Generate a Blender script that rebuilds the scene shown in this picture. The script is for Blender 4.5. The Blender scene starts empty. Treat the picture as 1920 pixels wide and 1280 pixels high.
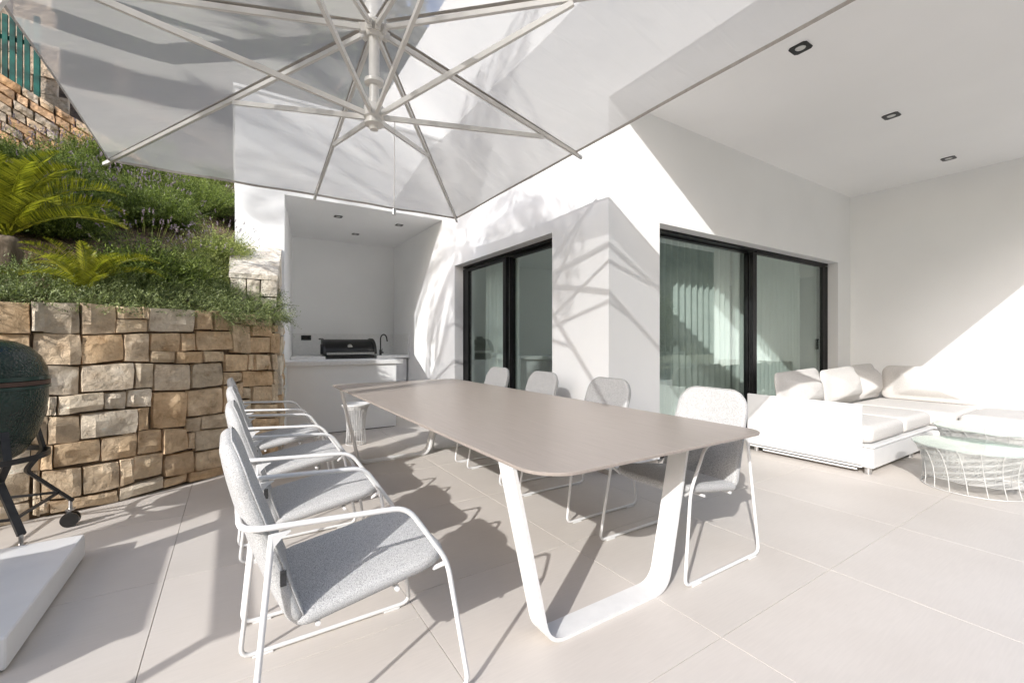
import bpy, math, random
import numpy as np
from mathutils import Vector, Matrix

# ------------------------------------------------------------------ camera, sky, sun, exposure
scene = bpy.context.scene
COL = scene.collection
rad = math.radians
F_PX, W_PX = 818.0, 1920.0
cam_d = bpy.data.cameras.new("camera")
cam = bpy.data.objects.new("camera", cam_d)
COL.objects.link(cam)
cam_d.sensor_width = 36.0
cam_d.lens = 36.0 * F_PX / W_PX
cam_d.clip_start = 0.05
cam_d.clip_end = 900.0
cam.location = (0, 0, 1.2)
cam.rotation_euler = (rad(90), 0, rad(57.4 - 90))
scene.camera = cam

SUNV = Vector((1.57, 0.90, -1.0)).normalized()          # travel direction of sunlight
world = bpy.data.worlds.new("World")
scene.world = world
world.use_nodes = True
wn = world.node_tree
for n in list(wn.nodes):
    wn.nodes.remove(n)
sky = wn.nodes.new("ShaderNodeTexSky")
sky.sky_type = 'NISHITA'
sky.sun_disc = False
sky.sun_elevation = math.asin(-SUNV.z)
sky.sun_rotation = math.atan2(-SUNV.x, -SUNV.y) % (2 * math.pi)
sky.altitude = 100
sky.air_density = 0.8
sky.dust_density = 1.9
sky.ozone_density = 1.0
bg = wn.nodes.new("ShaderNodeBackground")
bg.inputs['Strength'].default_value = 0.15
wo = wn.nodes.new("ShaderNodeOutputWorld")
wn.links.new(sky.outputs[0], bg.inputs[0])
wn.links.new(bg.outputs[0], wo.inputs[0])

sun_d = bpy.data.lights.new("sun", 'SUN')
sun_d.energy = 2.0
sun_d.angle = rad(0.5)
sun_d.color = (1.0, 0.982, 0.955)
sun = bpy.data.objects.new("sun", sun_d)
COL.objects.link(sun)
sun.rotation_euler = SUNV.to_track_quat('-Z', 'Y').to_euler()
sun.location = (-10, -6, 12)

vs = scene.view_settings
vs.view_transform = 'Standard'
vs.look = 'None'
vs.gamma = 1.0
vs.use_curve_mapping = False
vs.exposure = 1.2
scene.cycles.use_denoising = True
scene.cycles.max_bounces = 12
scene.cycles.diffuse_bounces = 9
scene.cycles.glossy_bounces = 5
scene.cycles.transmission_bounces = 8
scene.cycles.transparent_max_bounces = 24
scene.cycles.sample_clamp_indirect = 6.0
scene.cycles.caustics_reflective = False
scene.cycles.caustics_refractive = False

# ------------------------------------------------------------------ helpers
RNG = random.Random(11)
NR = np.random.RandomState(5)


def mesh_obj(name, verts, faces, mat=None, parent=None, smooth=False, loc=None):
    me = bpy.data.meshes.new(name)
    me.from_pydata([tuple(v) for v in verts], [], faces)
    me.update()
    if smooth:
        me.polygons.foreach_set('use_smooth', [True] * len(me.polygons))
    if mat:
        me.materials.append(mat)
    o = bpy.data.objects.new(name, me)
    COL.objects.link(o)
    if parent:
        o.parent = parent
    if loc is not None:
        o.location = loc
    return o


def empty(name, loc=(0, 0, 0), rz=0.0):
    o = bpy.data.objects.new(name, None)
    COL.objects.link(o)
    o.location = loc
    o.rotation_euler = (0, 0, rz)
    o.empty_display_size = 0.1
    return o


def tag(o, label=None, cat=None, group=None, kind=None):
    if label: o['label'] = label
    if cat: o['category'] = cat
    if group: o['group'] = group
    if kind: o['kind'] = kind
    return o


def copy_tree(o, parent=None):
    c = o.copy()
    COL.objects.link(c)
    c.parent = parent
    for ch in [x for x in bpy.data.objects if x.parent == o and x != c]:
        copy_tree(ch, c)
    return c


class MB:
    """collects geometry"""
    def __init__(s):
        s.v, s.f = [], []

    def add(s, v, f):
        n = len(s.v)
        s.v += [tuple(p) for p in v]
        s.f += [tuple(i + n for i in q) for q in f]
        return s

    def box(s, x0, x1, y0, y1, z0, z1):
        v = [(x0, y0, z0), (x1, y0, z0), (x1, y1, z0), (x0, y1, z0), (x0, y0, z1), (x1, y0, z1), (x1, y1, z1), (x0, y1, z1)]
        f = [(0, 3, 2, 1), (4, 5, 6, 7), (0, 1, 5, 4), (1, 2, 6, 5), (2, 3, 7, 6), (3, 0, 4, 7)]
        return s.add(v, f)

    def bbox(s, x0, x1, y0, y1, z0, z1, b=0.003):
        """box with chamfered edges"""
        lo, hi = (x0, y0, z0), (x1, y1, z1)
        pts = []
        idx = {}
        for cx_ in (0, 1):
            for cy_ in (0, 1):
                for cz_ in (0, 1):
                    c = (cx_, cy_, cz_)
                    base = [hi[i] if c[i] else lo[i] for i in range(3)]
                    for ax in range(3):
                        p = list(base)
                        for i in range(3):
                            if i != ax:
                                p[i] += -b if c[i] else b
                        idx[(c, ax)] = len(pts)
                        pts.append(tuple(p))
        f = []
        for ax in range(3):
            a, b2 = [i for i in range(3) if i != ax]
            for sd in (0, 1):
                q = []
                for (i, j) in ((0, 0), (1, 0), (1, 1), (0, 1)):
                    c = [0, 0, 0]
                    c[ax] = sd; c[a] = i; c[b2] = j
                    q.append(idx[(tuple(c), ax)])
                f.append(tuple(q))
            for i in (0, 1):
                for j in (0, 1):
                    c0 = [0, 0, 0]; c1 = [0, 0, 0]
                    c0[ax] = 0; c1[ax] = 1
                    c0[a] = c1[a] = i; c0[b2] = c1[b2] = j
                    f.append((idx[(tuple(c0), a)], idx[(tuple(c1), a)], idx[(tuple(c1), b2)], idx[(tuple(c0), b2)]))
        for cx_ in (0, 1):
            for cy_ in (0, 1):
                for cz_ in (0, 1):
                    c = (cx_, cy_, cz_)
                    f.append((idx[(c, 0)], idx[(c, 1)], idx[(c, 2)]))
        return s.add(pts, f)

    def cyl(s, p0, p1, r0, r1=None, n=12, caps=True):
        r1 = r0 if r1 is None else r1
        p0, p1 = Vector(p0), Vector(p1)
        d = (p1 - p0).normalized()
        a = d.orthogonal().normalized()
        b = d.cross(a)
        v = []
        for p, r in ((p0, r0), (p1, r1)):
            for i in range(n):
                t = 2 * math.pi * i / n
                v.append(p + a * math.cos(t) * r + b * math.sin(t) * r)
        f = [(i, (i + 1) % n, n + (i + 1) % n, n + i) for i in range(n)]
        if caps:
            f += [tuple(range(n))[::-1], tuple(range(n, 2 * n))]
        return s.add(v, f)

    def bar(s, p0, p1, w, h, up=(0, 0, 1)):
        """rectangular section bar"""
        p0, p1 = Vector(p0), Vector(p1)
        d = (p1 - p0).normalized()
        side = d.cross(Vector(up)).normalized()
        u = side.cross(d)
        v = []
        for p in (p0, p1):
            for (i, j) in ((-1, -1), (1, -1), (1, 1), (-1, 1)):
                v.append(p + side * (w / 2 * i) + u * (h / 2 * j))
        f = [(0, 1, 2, 3), (7, 6, 5, 4), (0, 4, 5, 1), (1, 5, 6, 2), (2, 6, 7, 3), (3, 7, 4, 0)]
        return s.add(v, f)

    def lathe(s, prof, c=(0, 0, 0), n=28):
        v, f = [], []
        m = len(prof)
        for (r, z) in prof:
            for i in range(n):
                t = 2 * math.pi * i / n
                v.append((c[0] + r * math.cos(t), c[1] + r * math.sin(t), c[2] + z))
        for k in range(m - 1):
            for i in range(n):
                f.append((k * n + i, k * n + (i + 1) % n, (k + 1) * n + (i + 1) % n, (k + 1) * n + i))
        return s.add(v, f)

    def tube(s, pts, r, n=8, closed=False):
        pts = [Vector(p) for p in pts]
        m = len(pts)
        rs = r if isinstance(r, (list, tuple)) else [r] * m
        tg = []
        for i in range(m):
            if closed:
                t = pts[(i + 1) % m] - pts[i - 1]
            else:
                t = pts[min(i + 1, m - 1)] - pts[max(i - 1, 0)]
            tg.append(t.normalized())
        a = tg[0].orthogonal().normalized()
        v = []
        for i in range(m):
            a = (a - tg[i] * a.dot(tg[i])).normalized()
            b = tg[i].cross(a)
            for k in range(n):
                t = 2 * math.pi * k / n
                v.append(pts[i] + a * math.cos(t) * rs[i] + b * math.sin(t) * rs[i])
        f = []
        for i in range(m if closed else m - 1):
            j = (i + 1) % m
            for k in range(n):
                f.append((i * n + k, i * n + (k + 1) % n, j * n + (k + 1) % n, j * n + k))
        if not closed:
            f += [tuple(range(n))[::-1], tuple(range((m - 1) * n, m * n))]
        return s.add(v, f)

    def strip(s, path, w, t, wdir):
        """flat band: path in a plane, width w along wdir, thickness t"""
        path = [Vector(p) for p in path]
        wd = Vector(wdir).normalized()
        m = len(path)
        v = []
        for i in range(m):
            tg = (path[min(i + 1, m - 1)] - path[max(i - 1, 0)]).normalized()
            nn = tg.cross(wd).normalized()
            for (a, b) in ((-1, -1), (1, -1), (1, 1), (-1, 1)):
                v.append(path[i] + wd * (a * w / 2) + nn * (b * t / 2))
        f = []
        for i in range(m - 1):
            for k in range(4):
                f.append((i * 4 + k, i * 4 + (k + 1) % 4, (i + 1) * 4 + (k + 1) % 4, (i + 1) * 4 + k))
        f += [(0, 1, 2, 3), tuple((m - 1) * 4 + k for k in (3, 2, 1, 0))]
        return s.add(v, f)

    def obj(s, name, mat=None, parent=None, smooth=False, loc=None):
        return mesh_obj(name, s.v, s.f, mat, parent, smooth, loc)


def autosmooth(o, ang=35):
    """smooth shading with sharp edges kept, no operators"""
    me = o.data
    me.polygons.foreach_set('use_smooth', [True] * len(me.polygons))
    try:
        me.set_sharp_from_angle(angle=rad(ang))
    except Exception:
        pass
    return o


def fillet(pts, r, n=5, closed=False):
    pts = [Vector(p) for p in pts]
    out = []
    m = len(pts)
    for i in range(m):
        if not closed and i in (0, m - 1):
            out.append(pts[i]); continue
        p, a, b = pts[i], pts[i - 1], pts[(i + 1) % m]
        ri = r[i] if isinstance(r, (list, tuple)) else r
        va, vb = (a - p), (b - p)
        la, lb = va.length, vb.length
        k = min(ri, la * .49, lb * .49)
        pa, pb = p + va.normalized() * k, p + vb.normalized() * k
        for j in range(n + 1):
            t = j / n
            out.append(pa * (1 - t) ** 2 + p * 2 * t * (1 - t) + pb * t * t)
    return out


def rrect(w, d, r, n=6, cx_=0, cy_=0):
    """rounded rectangle outline (ccw); r single or 4 radii (--,+-,++,-+)"""
    rs = r if isinstance(r, (list, tuple)) else [r] * 4
    out = []
    for (sx, sy, a0), ri in zip(((-1, -1, 180), (1, -1, 270), (1, 1, 0), (-1, 1, 90)), rs):
        c = (sx * (w / 2 - ri), sy * (d / 2 - ri))
        for j in range(n + 1):
            a = rad(a0 + 90 * j / n)
            out.append((cx_ + c[0] + ri * math.cos(a), cy_ + c[1] + ri * math.sin(a)))
    return out


def pad(outline, h, edge, mat, name, parent, xf, puff=0.0, rings=5, bot=True, seed=0, wr=0.0):
    """upholstered slab: outline in local uv, thickness h, edge radius, xf(u,v,w)->point"""
    us = [p[0] for p in outline]; vs_ = [p[1] for p in outline]
    c = (sum(us) / len(us), sum(vs_) / len(vs_))
    ext = min(max(us) - min(us), max(vs_) - min(vs_)) / 2
    lay = []

    def ring(inset, w):
        k = 1 - inset / ext
        return [((p[0] - c[0]) * k + c[0], (p[1] - c[1]) * k + c[1], w) for p in outline]
    m = len(outline)
    ne = 4
    rr = random.Random(seed)
    ph = [rr.uniform(0, 6) for _ in range(6)]
    for side in (-1, 1):
        seq = []
        for j in range(ne + 1):
            a = rad(90 * j / ne)
            seq.append((edge * (1 - math.cos(a)), side * (h / 2 - edge + edge * math.sin(a))))
        for j in range(1, rings + 1):
            t = j / (rings + .35)
            ins = edge + (ext - edge) * t
            pf = puff * (1 - (1 - t) ** 2.2)
            seq.append((ins, side * (h / 2 + pf)))
        if side == -1:
            seq = seq[::-1]
        lay += [ring(i, w) for i, w in seq]
    verts = []
    for L in lay:
        for (u, v, w) in L:
            if wr:
                w += wr * (math.sin(u * 23 + ph[0]) * math.sin(v * 17 + ph[1]) + .6 * math.sin(u * 41 + v * 29 + ph[2]))
            verts.append(xf(u, v, w))
    faces = []
    for k in range(len(lay) - 1):
        for i in range(m):
            faces.append((k * m + i, k * m + (i + 1) % m, (k + 1) * m + (i + 1) % m, (k + 1) * m + i))
    b = len(verts)
    verts.append(xf(c[0], c[1], -(h / 2 + puff)))
    verts.append(xf(c[0], c[1], (h / 2 + puff)))
    for i in range(m):
        faces.append((b, (i + 1) % m, i))
        o = (len(lay) - 1) * m
        faces.append((b + 1, o + i, o + (i + 1) % m))
    return mesh_obj(name, verts, faces, mat, parent, True)


# ------------------------------------------------------------------ materials
def new_mat(name):
    m = bpy.data.materials.new(name)
    m.use_nodes = True
    nt = m.node_tree
    p = nt.nodes['Principled BSDF']
    return m, nt, p


def N(nt, t, **kw):
    n = nt.nodes.new(t)
    for k, v in kw.items():
        if k in n.inputs:
            n.inputs[k].default_value = v
        else:
            setattr(n, k, v)
    return n


def ramp(nt, fac, stops):
    r = nt.nodes.new("ShaderNodeValToRGB")
    e = r.color_ramp.elements
    while len(e) < len(stops):
        e.new(0.5)
    for el, (p, c) in zip(e, stops):
        el.position = p
        el.color = (c[0], c[1], c[2], 1)
    nt.links.new(fac, r.inputs[0])
    return r


def coords(nt, which='Object', scale=(1, 1, 1)):
    tc = nt.nodes.new("ShaderNodeTexCoord")
    mp = nt.nodes.new("ShaderNodeMapping")
    mp.inputs['Scale'].default_value = scale
    nt.links.new(tc.outputs[which], mp.inputs[0])
    return mp.outputs[0]


def noise_mat(name, c0, c1, scale=8, rough=.6, bump=0.0, bscale=60, detail=5, cs=(1, 1, 1), spec=.5, lo=.35, hi=.65, bdist=.01, metallic=0):
    m, nt, p = new_mat(name)
    co = coords(nt, 'Object', cs)
    n = N(nt, "ShaderNodeTexNoise", Scale=scale, Detail=detail)
    nt.links.new(co, n.inputs['Vector'])
    r = ramp(nt, n.outputs['Fac'], [(lo, c0), (hi, c1)])
    nt.links.new(r.outputs[0], p.inputs['Base Color'])
    p.inputs['Roughness'].default_value = rough
    p.inputs['Specular IOR Level'].default_value = spec
    p.inputs['Metallic'].default_value = metallic
    if bump:
        n2 = N(nt, "ShaderNodeTexNoise", Scale=bscale, Detail=4)
        nt.links.new(co, n2.inputs['Vector'])
        b = N(nt, "ShaderNodeBump", Strength=bump, Distance=bdist)
        nt.links.new(n2.outputs['Fac'], b.inputs['Height'])
        nt.links.new(b.outputs[0], p.inputs['Normal'])
    return m


M = {}
M['render'] = noise_mat('white_render', (.87, .875, .875), (.90, .905, .905), 1.3, .85, .12, 260, bdist=.002, spec=.25)
M['soffit'] = noise_mat('white_soffit', (.88, .88, .875), (.91, .91, .905), .9, .9, .05, 200, bdist=.002, spec=.2)
M['wire'] = noise_mat('pale_wire_coating', (.50, .505, .49), (.58, .585, .565), 14, .45, 0)
M['white_metal'] = noise_mat('white_powder_coat', (.70, .70, .695), (.75, .75, .745), 14, .38, .04, 500, bdist=.001)
M['white_lacquer'] = noise_mat('white_lacquer', (.70, .70, .695), (.745, .745, .74), 5, .28, 0)
M['umbrella_metal'] = noise_mat('umbrella_aluminium', (.62, .605, .57), (.68, .66, .625), 9, .35, .03, 300, bdist=.001)
M['counter'] = noise_mat('white_countertop', (.78, .78, .77), (.84, .84, .83), 30, .3, 0)
M['black'] = noise_mat('black_metal', (.012, .012, .013), (.022, .022, .023), 30, .35, .03, 300, bdist=.001)
M['black_frame'] = noise_mat('black_frame', (.007, .007, .008), (.012, .012, .013), 20, .38, 0, spec=.25)
M['black_gloss'] = noise_mat('black_enamel', (.006, .006, .006), (.011, .011, .011), 9, .34, 0, spec=.35)
M['rubber'] = noise_mat('black_rubber', (.012, .012, .012), (.02, .02, .02), 30, .3, 0)
M['chrome'] = noise_mat('brushed_steel', (.55, .55, .55), (.68, .68, .68), 40, .28, 0, metallic=1.0)
M['lamp'] = noise_mat('lamp_glass', (.55, .55, .53), (.65, .65, .63), 20, .3, 0)
M['dark_tag'] = noise_mat('dark_tag', (.06, .06, .06), (.1, .1, .1), 90, .6, 0)
M['sofa'] = noise_mat('offwhite_outdoor_fabric', (.58, .562, .54), (.63, .612, .59), 60, .95, .25, 420, bdist=.002, spec=.15)
M['mortar'] = noise_mat('wall_mortar', (.10, .075, .05), (.20, .15, .10), 14, .95, .5, 50)  # brown mortar fill recessed behind the wall stones
M['soil'] = noise_mat('garden_soil', (.07, .045, .03), (.22, .15, .10), 9, .98, .9, 45, bdist=.03, detail=9)
M['skirting'] = noise_mat('tile_skirting', (.43, .39, .35), (.48, .44, .40), 6, .6, 0)
M['concrete'] = noise_mat('joint_bed', (.30, .26, .22), (.36, .32, .28), 20, .9, 0)

# table top: ceramic with very fine streaks
m, nt, p = new_mat('taupe_ceramic')
co = coords(nt, 'Object', (60, 3, 1))
n = N(nt, "ShaderNodeTexNoise", Scale=1.6, Detail=6)
nt.links.new(co, n.inputs['Vector'])
r = ramp(nt, n.outputs['Fac'], [(.3, (.315, .272, .24)), (.7, (.365, .318, .283))])
nt.links.new(r.outputs[0], p.inputs['Base Color'])
p.inputs['Roughness'].default_value = .36
p.inputs['Specular IOR Level'].default_value = .5
b = N(nt, "ShaderNodeBump", Strength=.06, Distance=.002)
nt.links.new(n.outputs['Fac'], b.inputs['Height'])
nt.links.new(b.outputs[0], p.inputs['Normal'])
M['tabletop'] = m

# floor tile: per-object tint, soft clouds, fine linen streaks
m, nt, p = new_mat('greige_porcelain')
oi = nt.nodes.new("ShaderNodeObjectInfo")
tc = nt.nodes.new("ShaderNodeTexCoord")
geo = nt.nodes.new("ShaderNodeNewGeometry")
n1 = N(nt, "ShaderNodeTexNoise", Scale=1.1, Detail=4)
nt.links.new(geo.outputs['Position'], n1.inputs['Vector'])
mp = N(nt, "ShaderNodeMapping")
mp.inputs['Scale'].default_value = (9, 120, 1)
nt.links.new(geo.outputs['Position'], mp.inputs[0])
n2 = N(nt, "ShaderNodeTexNoise", Scale=1.0, Detail=3)
nt.links.new(mp.outputs[0], n2.inputs['Vector'])
r1 = ramp(nt, n1.outputs['Fac'], [(.3, (.535, .495, .455)), (.7, (.605, .566, .526))])
r2 = ramp(nt, n2.outputs['Fac'], [(.3, (.97, .97, .97)), (.7, (1.02, 1.02, 1.02))])
mx = N(nt, "ShaderNodeMix", data_type='RGBA', blend_type='MULTIPLY')
mx.inputs[0].default_value = 1
nt.links.new(r1.outputs[0], mx.inputs[6]); nt.links.new(r2.outputs[0], mx.inputs[7])
mx2 = N(nt, "ShaderNodeMix", data_type='RGBA', blend_type='MULTIPLY')
mx2.inputs[0].default_value = 1
r3 = ramp(nt, oi.outputs['Random'], [(0, (.975, .975, .97)), (1, (1.02, 1.015, 1.01))])
nt.links.new(mx.outputs[2], mx2.inputs[6]); nt.links.new(r3.outputs[0], mx2.inputs[7])
# a few specks
n3 = N(nt, "ShaderNodeTexVoronoi", Scale=9.0)
nt.links.new(geo.outputs['Position'], n3.inputs['Vector'])
r4 = ramp(nt, n3.outputs['Distance'], [(.018, (.55, .5, .45)), (.028, (1, 1, 1))])
mx3 = N(nt, "ShaderNodeMix", data_type='RGBA', blend_type='MULTIPLY')
mx3.inputs[0].default_value = .35
nt.links.new(mx2.outputs[2], mx3.inputs[6]); nt.links.new(r4.outputs[0], mx3.inputs[7])
nt.links.new(mx3.outputs[2], p.inputs['Base Color'])
p.inputs['Roughness'].default_value = .55
p.inputs['Specular IOR Level'].default_value = .35
b = N(nt, "ShaderNodeBump", Strength=.05, Distance=.002)
nt.links.new(n2.outputs['Fac'], b.inputs['Height'])
nt.links.new(b.outputs[0], p.inputs['Normal'])
M['tile'] = m

# wall stone: object colour x noise
def stone_mat(name, bump=.9):
    m, nt, p = new_mat(name)
    oi = nt.nodes.new("ShaderNodeObjectInfo")
    geo = nt.nodes.new("ShaderNodeNewGeometry")
    n1 = N(nt, "ShaderNodeTexNoise", Scale=7.0, Detail=9, Roughness=.65)
    nt.links.new(geo.outputs['Position'], n1.inputs['Vector'])
    r1 = ramp(nt, n1.outputs['Fac'], [(.28, (.60, .50, .40)), (.44, (.95, .91, .86)), (.56, (1.08, 1.05, 1.0)), (.68, (1.32, 1.34, 1.36))])
    mx = N(nt, "ShaderNodeMix", data_type='RGBA', blend_type='MULTIPLY')
    mx.inputs[0].default_value = 1
    nt.links.new(oi.outputs['Color'], mx.inputs[6]); nt.links.new(r1.outputs[0], mx.inputs[7])
    # grey lichen / iron patches
    n2 = N(nt, "ShaderNodeTexNoise", Scale=3.2, Detail=6, Distortion=1.2)
    nt.links.new(geo.outputs['Position'], n2.inputs['Vector'])
    rf = ramp(nt, n2.outputs['Fac'], [(.52, (0, 0, 0)), (.66, (1, 1, 1))])
    mx2 = N(nt, "ShaderNodeMix", data_type='RGBA', blend_type='MIX')
    mx2.inputs[7].default_value = (.27, .235, .19, 1)
    sc = N(nt, "ShaderNodeMath", operation='MULTIPLY')
    sc.inputs[1].default_value = .32
    nt.links.new(rf.outputs[0], sc.inputs[0])
    nt.links.new(sc.outputs[0], mx2.inputs[0])
    nt.links.new(mx.outputs[2], mx2.inputs[6])
    nt.links.new(mx2.outputs[2], p.inputs['Base Color'])
    p.inputs['Roughness'].default_value = .92
    p.inputs['Specular IOR Level'].default_value = .2
    n3 = N(nt, "ShaderNodeTexNoise", Scale=22, Detail=10, Roughness=.68, Distortion=.4)
    nt.links.new(geo.outputs['Position'], n3.inputs['Vector'])
    n4 = N(nt, "ShaderNodeTexMusgrave") if False else N(nt, "ShaderNodeTexVoronoi", Scale=16.0, feature='SMOOTH_F1')
    nt.links.new(geo.outputs['Position'], n4.inputs['Vector'])
    ad = N(nt, "ShaderNodeMath", operation='ADD')
    nt.links.new(n3.outputs['Fac'], ad.inputs[0]); nt.links.new(n4.outputs['Distance'], ad.inputs[1])
    b = N(nt, "ShaderNodeBump", Strength=bump, Distance=.035)
    nt.links.new(ad.outputs[0], b.inputs['Height'])
    nt.links.new(b.outputs[0], p.inputs['Normal'])
    return m


M['stone'] = stone_mat('limestone', .9)

# upholstery weave
def weave_mat(name, dark, light, sc=(260, 70, 260), seed=0):
    m, nt, p = new_mat(name)
    co = coords(nt, 'Object', sc)
    n1 = N(nt, "ShaderNodeTexNoise", Scale=1.0, Detail=2, Roughness=.6)
    nt.links.new(co, n1.inputs['Vector'])
    r = ramp(nt, n1.outputs['Fac'], [(.36, dark), (.52, light), (.66, tuple(min(.9, c * 1.12) for c in light))])
    nt.links.new(r.outputs[0], p.inputs['Base Color'])
    p.inputs['Roughness'].default_value = .96
    p.inputs['Specular IOR Level'].default_value = .1
    p.inputs['Sheen Weight'].default_value = .15
    b = N(nt, "ShaderNodeBump", Strength=.8, Distance=.003)
    nt.links.new(n1.outputs['Fac'], b.inputs['Height'])
    nt.links.new(b.outputs[0], p.inputs['Normal'])
    return m


M['weave'] = weave_mat('melange_weave', (.29, .29, .292), (.51, .51, .505), (480, 120, 480))

# canopy fabric (thin, part of the light goes straight through)
def fabric_mat(name, transp, col=(.56, .543, .508), trl=.55):
    m = bpy.data.materials.new(name)
    m.use_nodes = True
    nt = m.node_tree
    nt.nodes.remove(nt.nodes['Principled BSDF'])
    out = nt.nodes['Material Output']
    geo = nt.nodes.new("ShaderNodeNewGeometry")
    n1 = N(nt, "ShaderNodeTexNoise", Scale=3.0, Detail=3)
    nt.links.new(geo.outputs['Position'], n1.inputs['Vector'])
    r = ramp(nt, n1.outputs['Fac'], [(.3, tuple(c * .97 for c in col)), (.7, tuple(c * 1.03 for c in col))])
    mpn = N(nt, "ShaderNodeMapping")
    mpn.inputs['Scale'].default_value = (2.0, 9.0, 3.0)
    nt.links.new(geo.outputs['Position'], mpn.inputs[0])
    n2 = N(nt, "ShaderNodeTexNoise", Scale=1.2, Detail=2, Distortion=.8)
    nt.links.new(mpn.outputs[0], n2.inputs['Vector'])
    b = N(nt, "ShaderNodeBump", Strength=.22, Distance=.03)
    nt.links.new(n2.outputs['Fac'], b.inputs['Height'])
    d = N(nt, "ShaderNodeBsdfDiffuse")
    t = N(nt, "ShaderNodeBsdfTranslucent")
    for q in (d, t):
        nt.links.new(r.outputs[0], q.inputs['Color'])
        nt.links.new(b.outputs[0], q.inputs['Normal'])
    m1 = N(nt, "ShaderNodeMixShader")
    m1.inputs[0].default_value = trl
    nt.links.new(d.outputs[0], m1.inputs[1]); nt.links.new(t.outputs[0], m1.inputs[2])
    tr = N(nt, "ShaderNodeBsdfTransparent")
    m2 = N(nt, "ShaderNodeMixShader")
    m2.inputs[0].default_value = transp
    nt.links.new(m1.outputs[0], m2.inputs[1]); nt.links.new(tr.outputs[0], m2.inputs[2])
    nt.links.new(m2.outputs[0], out.inputs[0])
    return m


M['canopy'] = fabric_mat('canopy_mesh_fabric', .31)
M['canopy_dense'] = fabric_mat('canopy_lined_fabric', .13)
M['hem'] = noise_mat('canopy_hem', (.36, .33, .30), (.42, .39, .355), 30, .9, 0)
M['curtain'] = fabric_mat('sheer_curtain', .05, (.90, .90, .89), .22)


def glass_mat(name, tint, refl=.06):
    m = bpy.data.materials.new(name)
    m.use_nodes = True
    nt = m.node_tree
    nt.nodes.remove(nt.nodes['Principled BSDF'])
    out = nt.nodes['Material Output']
    fr = N(nt, "ShaderNodeFresnel", IOR=1.52)
    gb = nt.nodes.new("ShaderNodeNewGeometry")
    io = N(nt, "ShaderNodeMath", operation='MULTIPLY_ADD')   # same reflectance from both faces of the sheet
    io.inputs[1].default_value = 1 / 1.52 - 1.52
    io.inputs[2].default_value = 1.52
    nt.links.new(gb.outputs['Backfacing'], io.inputs[0])
    nt.links.new(io.outputs[0], fr.inputs['IOR'])
    ml = N(nt, "ShaderNodeMath", operation='MULTIPLY_ADD')
    ml.inputs[1].default_value = 1.3
    ml.inputs[2].default_value = refl
    ml.use_clamp = True
    nt.links.new(fr.outputs[0], ml.inputs[0])
    g = N(nt, "ShaderNodeBsdfGlossy", Roughness=0.0)
    g.inputs['Color'].default_value = (.86, .95, .92, 1)
    t = N(nt, "ShaderNodeBsdfTransparent")
    t.inputs['Color'].default_value = (*tint, 1)
    mx = N(nt, "ShaderNodeMixShader")
    nt.links.new(ml.outputs[0], mx.inputs[0])
    nt.links.new(t.outputs[0], mx.inputs[1]); nt.links.new(g.outputs[0], mx.inputs[2])
    nt.links.new(mx.outputs[0], out.inputs[0])
    return m


M['glass'] = glass_mat('door_glass', (.925, .975, .955), .10)
M['clear_glass'] = glass_mat('clear_glass', (.955, .975, .965), .02)


def leaf_mat(name, c0, c1, trl=.22, rough=.5, sc=5):
    m = bpy.data.materials.new(name)
    m.use_nodes = True
    nt = m.node_tree
    p = nt.nodes['Principled BSDF']
    out = nt.nodes['Material Output']
    geo = nt.nodes.new("ShaderNodeNewGeometry")
    n1 = N(nt, "ShaderNodeTexNoise", Scale=float(sc), Detail=3)
    nt.links.new(geo.outputs['Position'], n1.inputs['Vector'])
    mixf = N(nt, "ShaderNodeMath", operation='ADD')
    mixf.inputs[1].default_value = 0
    rnd = N(nt, "ShaderNodeMath", operation='MULTIPLY_ADD')
    rnd.inputs[1].default_value = .62
    nt.links.new(geo.outputs['Random Per Island'], rnd.inputs[0])
    half = N(nt, "ShaderNodeMath", operation='MULTIPLY')
    half.inputs[1].default_value = .5
    nt.links.new(n1.outputs['Fac'], half.inputs[0])
    nt.links.new(half.outputs[0], rnd.inputs[2])
    r = ramp(nt, rnd.outputs[0], [(.2, c0), (.8, c1)])
    nt.links.new(r.outputs[0], p.inputs['Base Color'])
    p.inputs['Roughness'].default_value = rough
    p.inputs['Specular IOR Level'].default_value = .35
    t = N(nt, "ShaderNodeBsdfTranslucent")
    br = N(nt, "ShaderNodeMix", data_type='RGBA', blend_type='MULTIPLY')
    br.inputs[0].default_value = 1
    br.inputs[7].default_value = (1.25, 1.35, .7, 1)
    nt.links.new(r.outputs[0], br.inputs[6])
    nt.links.new(br.outputs[2], t.inputs['Color'])
    mx = N(nt, "ShaderNodeMixShader")
    mx.inputs[0].default_value = trl
    nt.links.new(p.outputs[0], mx.inputs[1]); nt.links.new(t.outputs[0], mx.inputs[2])
    nt.links.new(mx.outputs[0], out.inputs[0])
    return m


M['lavender_leaf'] = leaf_mat('lavender_leaf', (.010, .026, .006), (.24, .31, .07))
M['lavender_pale'] = leaf_mat('pale_lavender_leaf', (.07, .11, .03), (.46, .50, .17))
M['lavender_flower'] = leaf_mat('lavender_flower', (.17, .13, .19), (.38, .31, .38), .2, .8)
M['rosemary'] = leaf_mat('rosemary_leaf', (.035, .06, .02), (.36, .42, .19))
M['cycad'] = leaf_mat('cycad_leaf', (.06, .09, .01), (.42, .40, .05), .4, .35, 3)
M['palm_leaf'] = leaf_mat('palm_leaf', (.05, .075, .02), (.12, .15, .04), .3, .4, 2)
M['tree_leaf'] = leaf_mat('tree_leaf', (.025, .05, .015), (.09, .13, .035), .3, .6, 1)
M['dry_leaf'] = leaf_mat('dry_leaf', (.16, .11, .06), (.34, .25, .15), .2, .8, 4)
M['bark'] = noise_mat('bark', (.10, .075, .05), (.24, .19, .14), 12, .95, .9, 30, cs=(1, 1, .3))
M['egg_green'] = None
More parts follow.
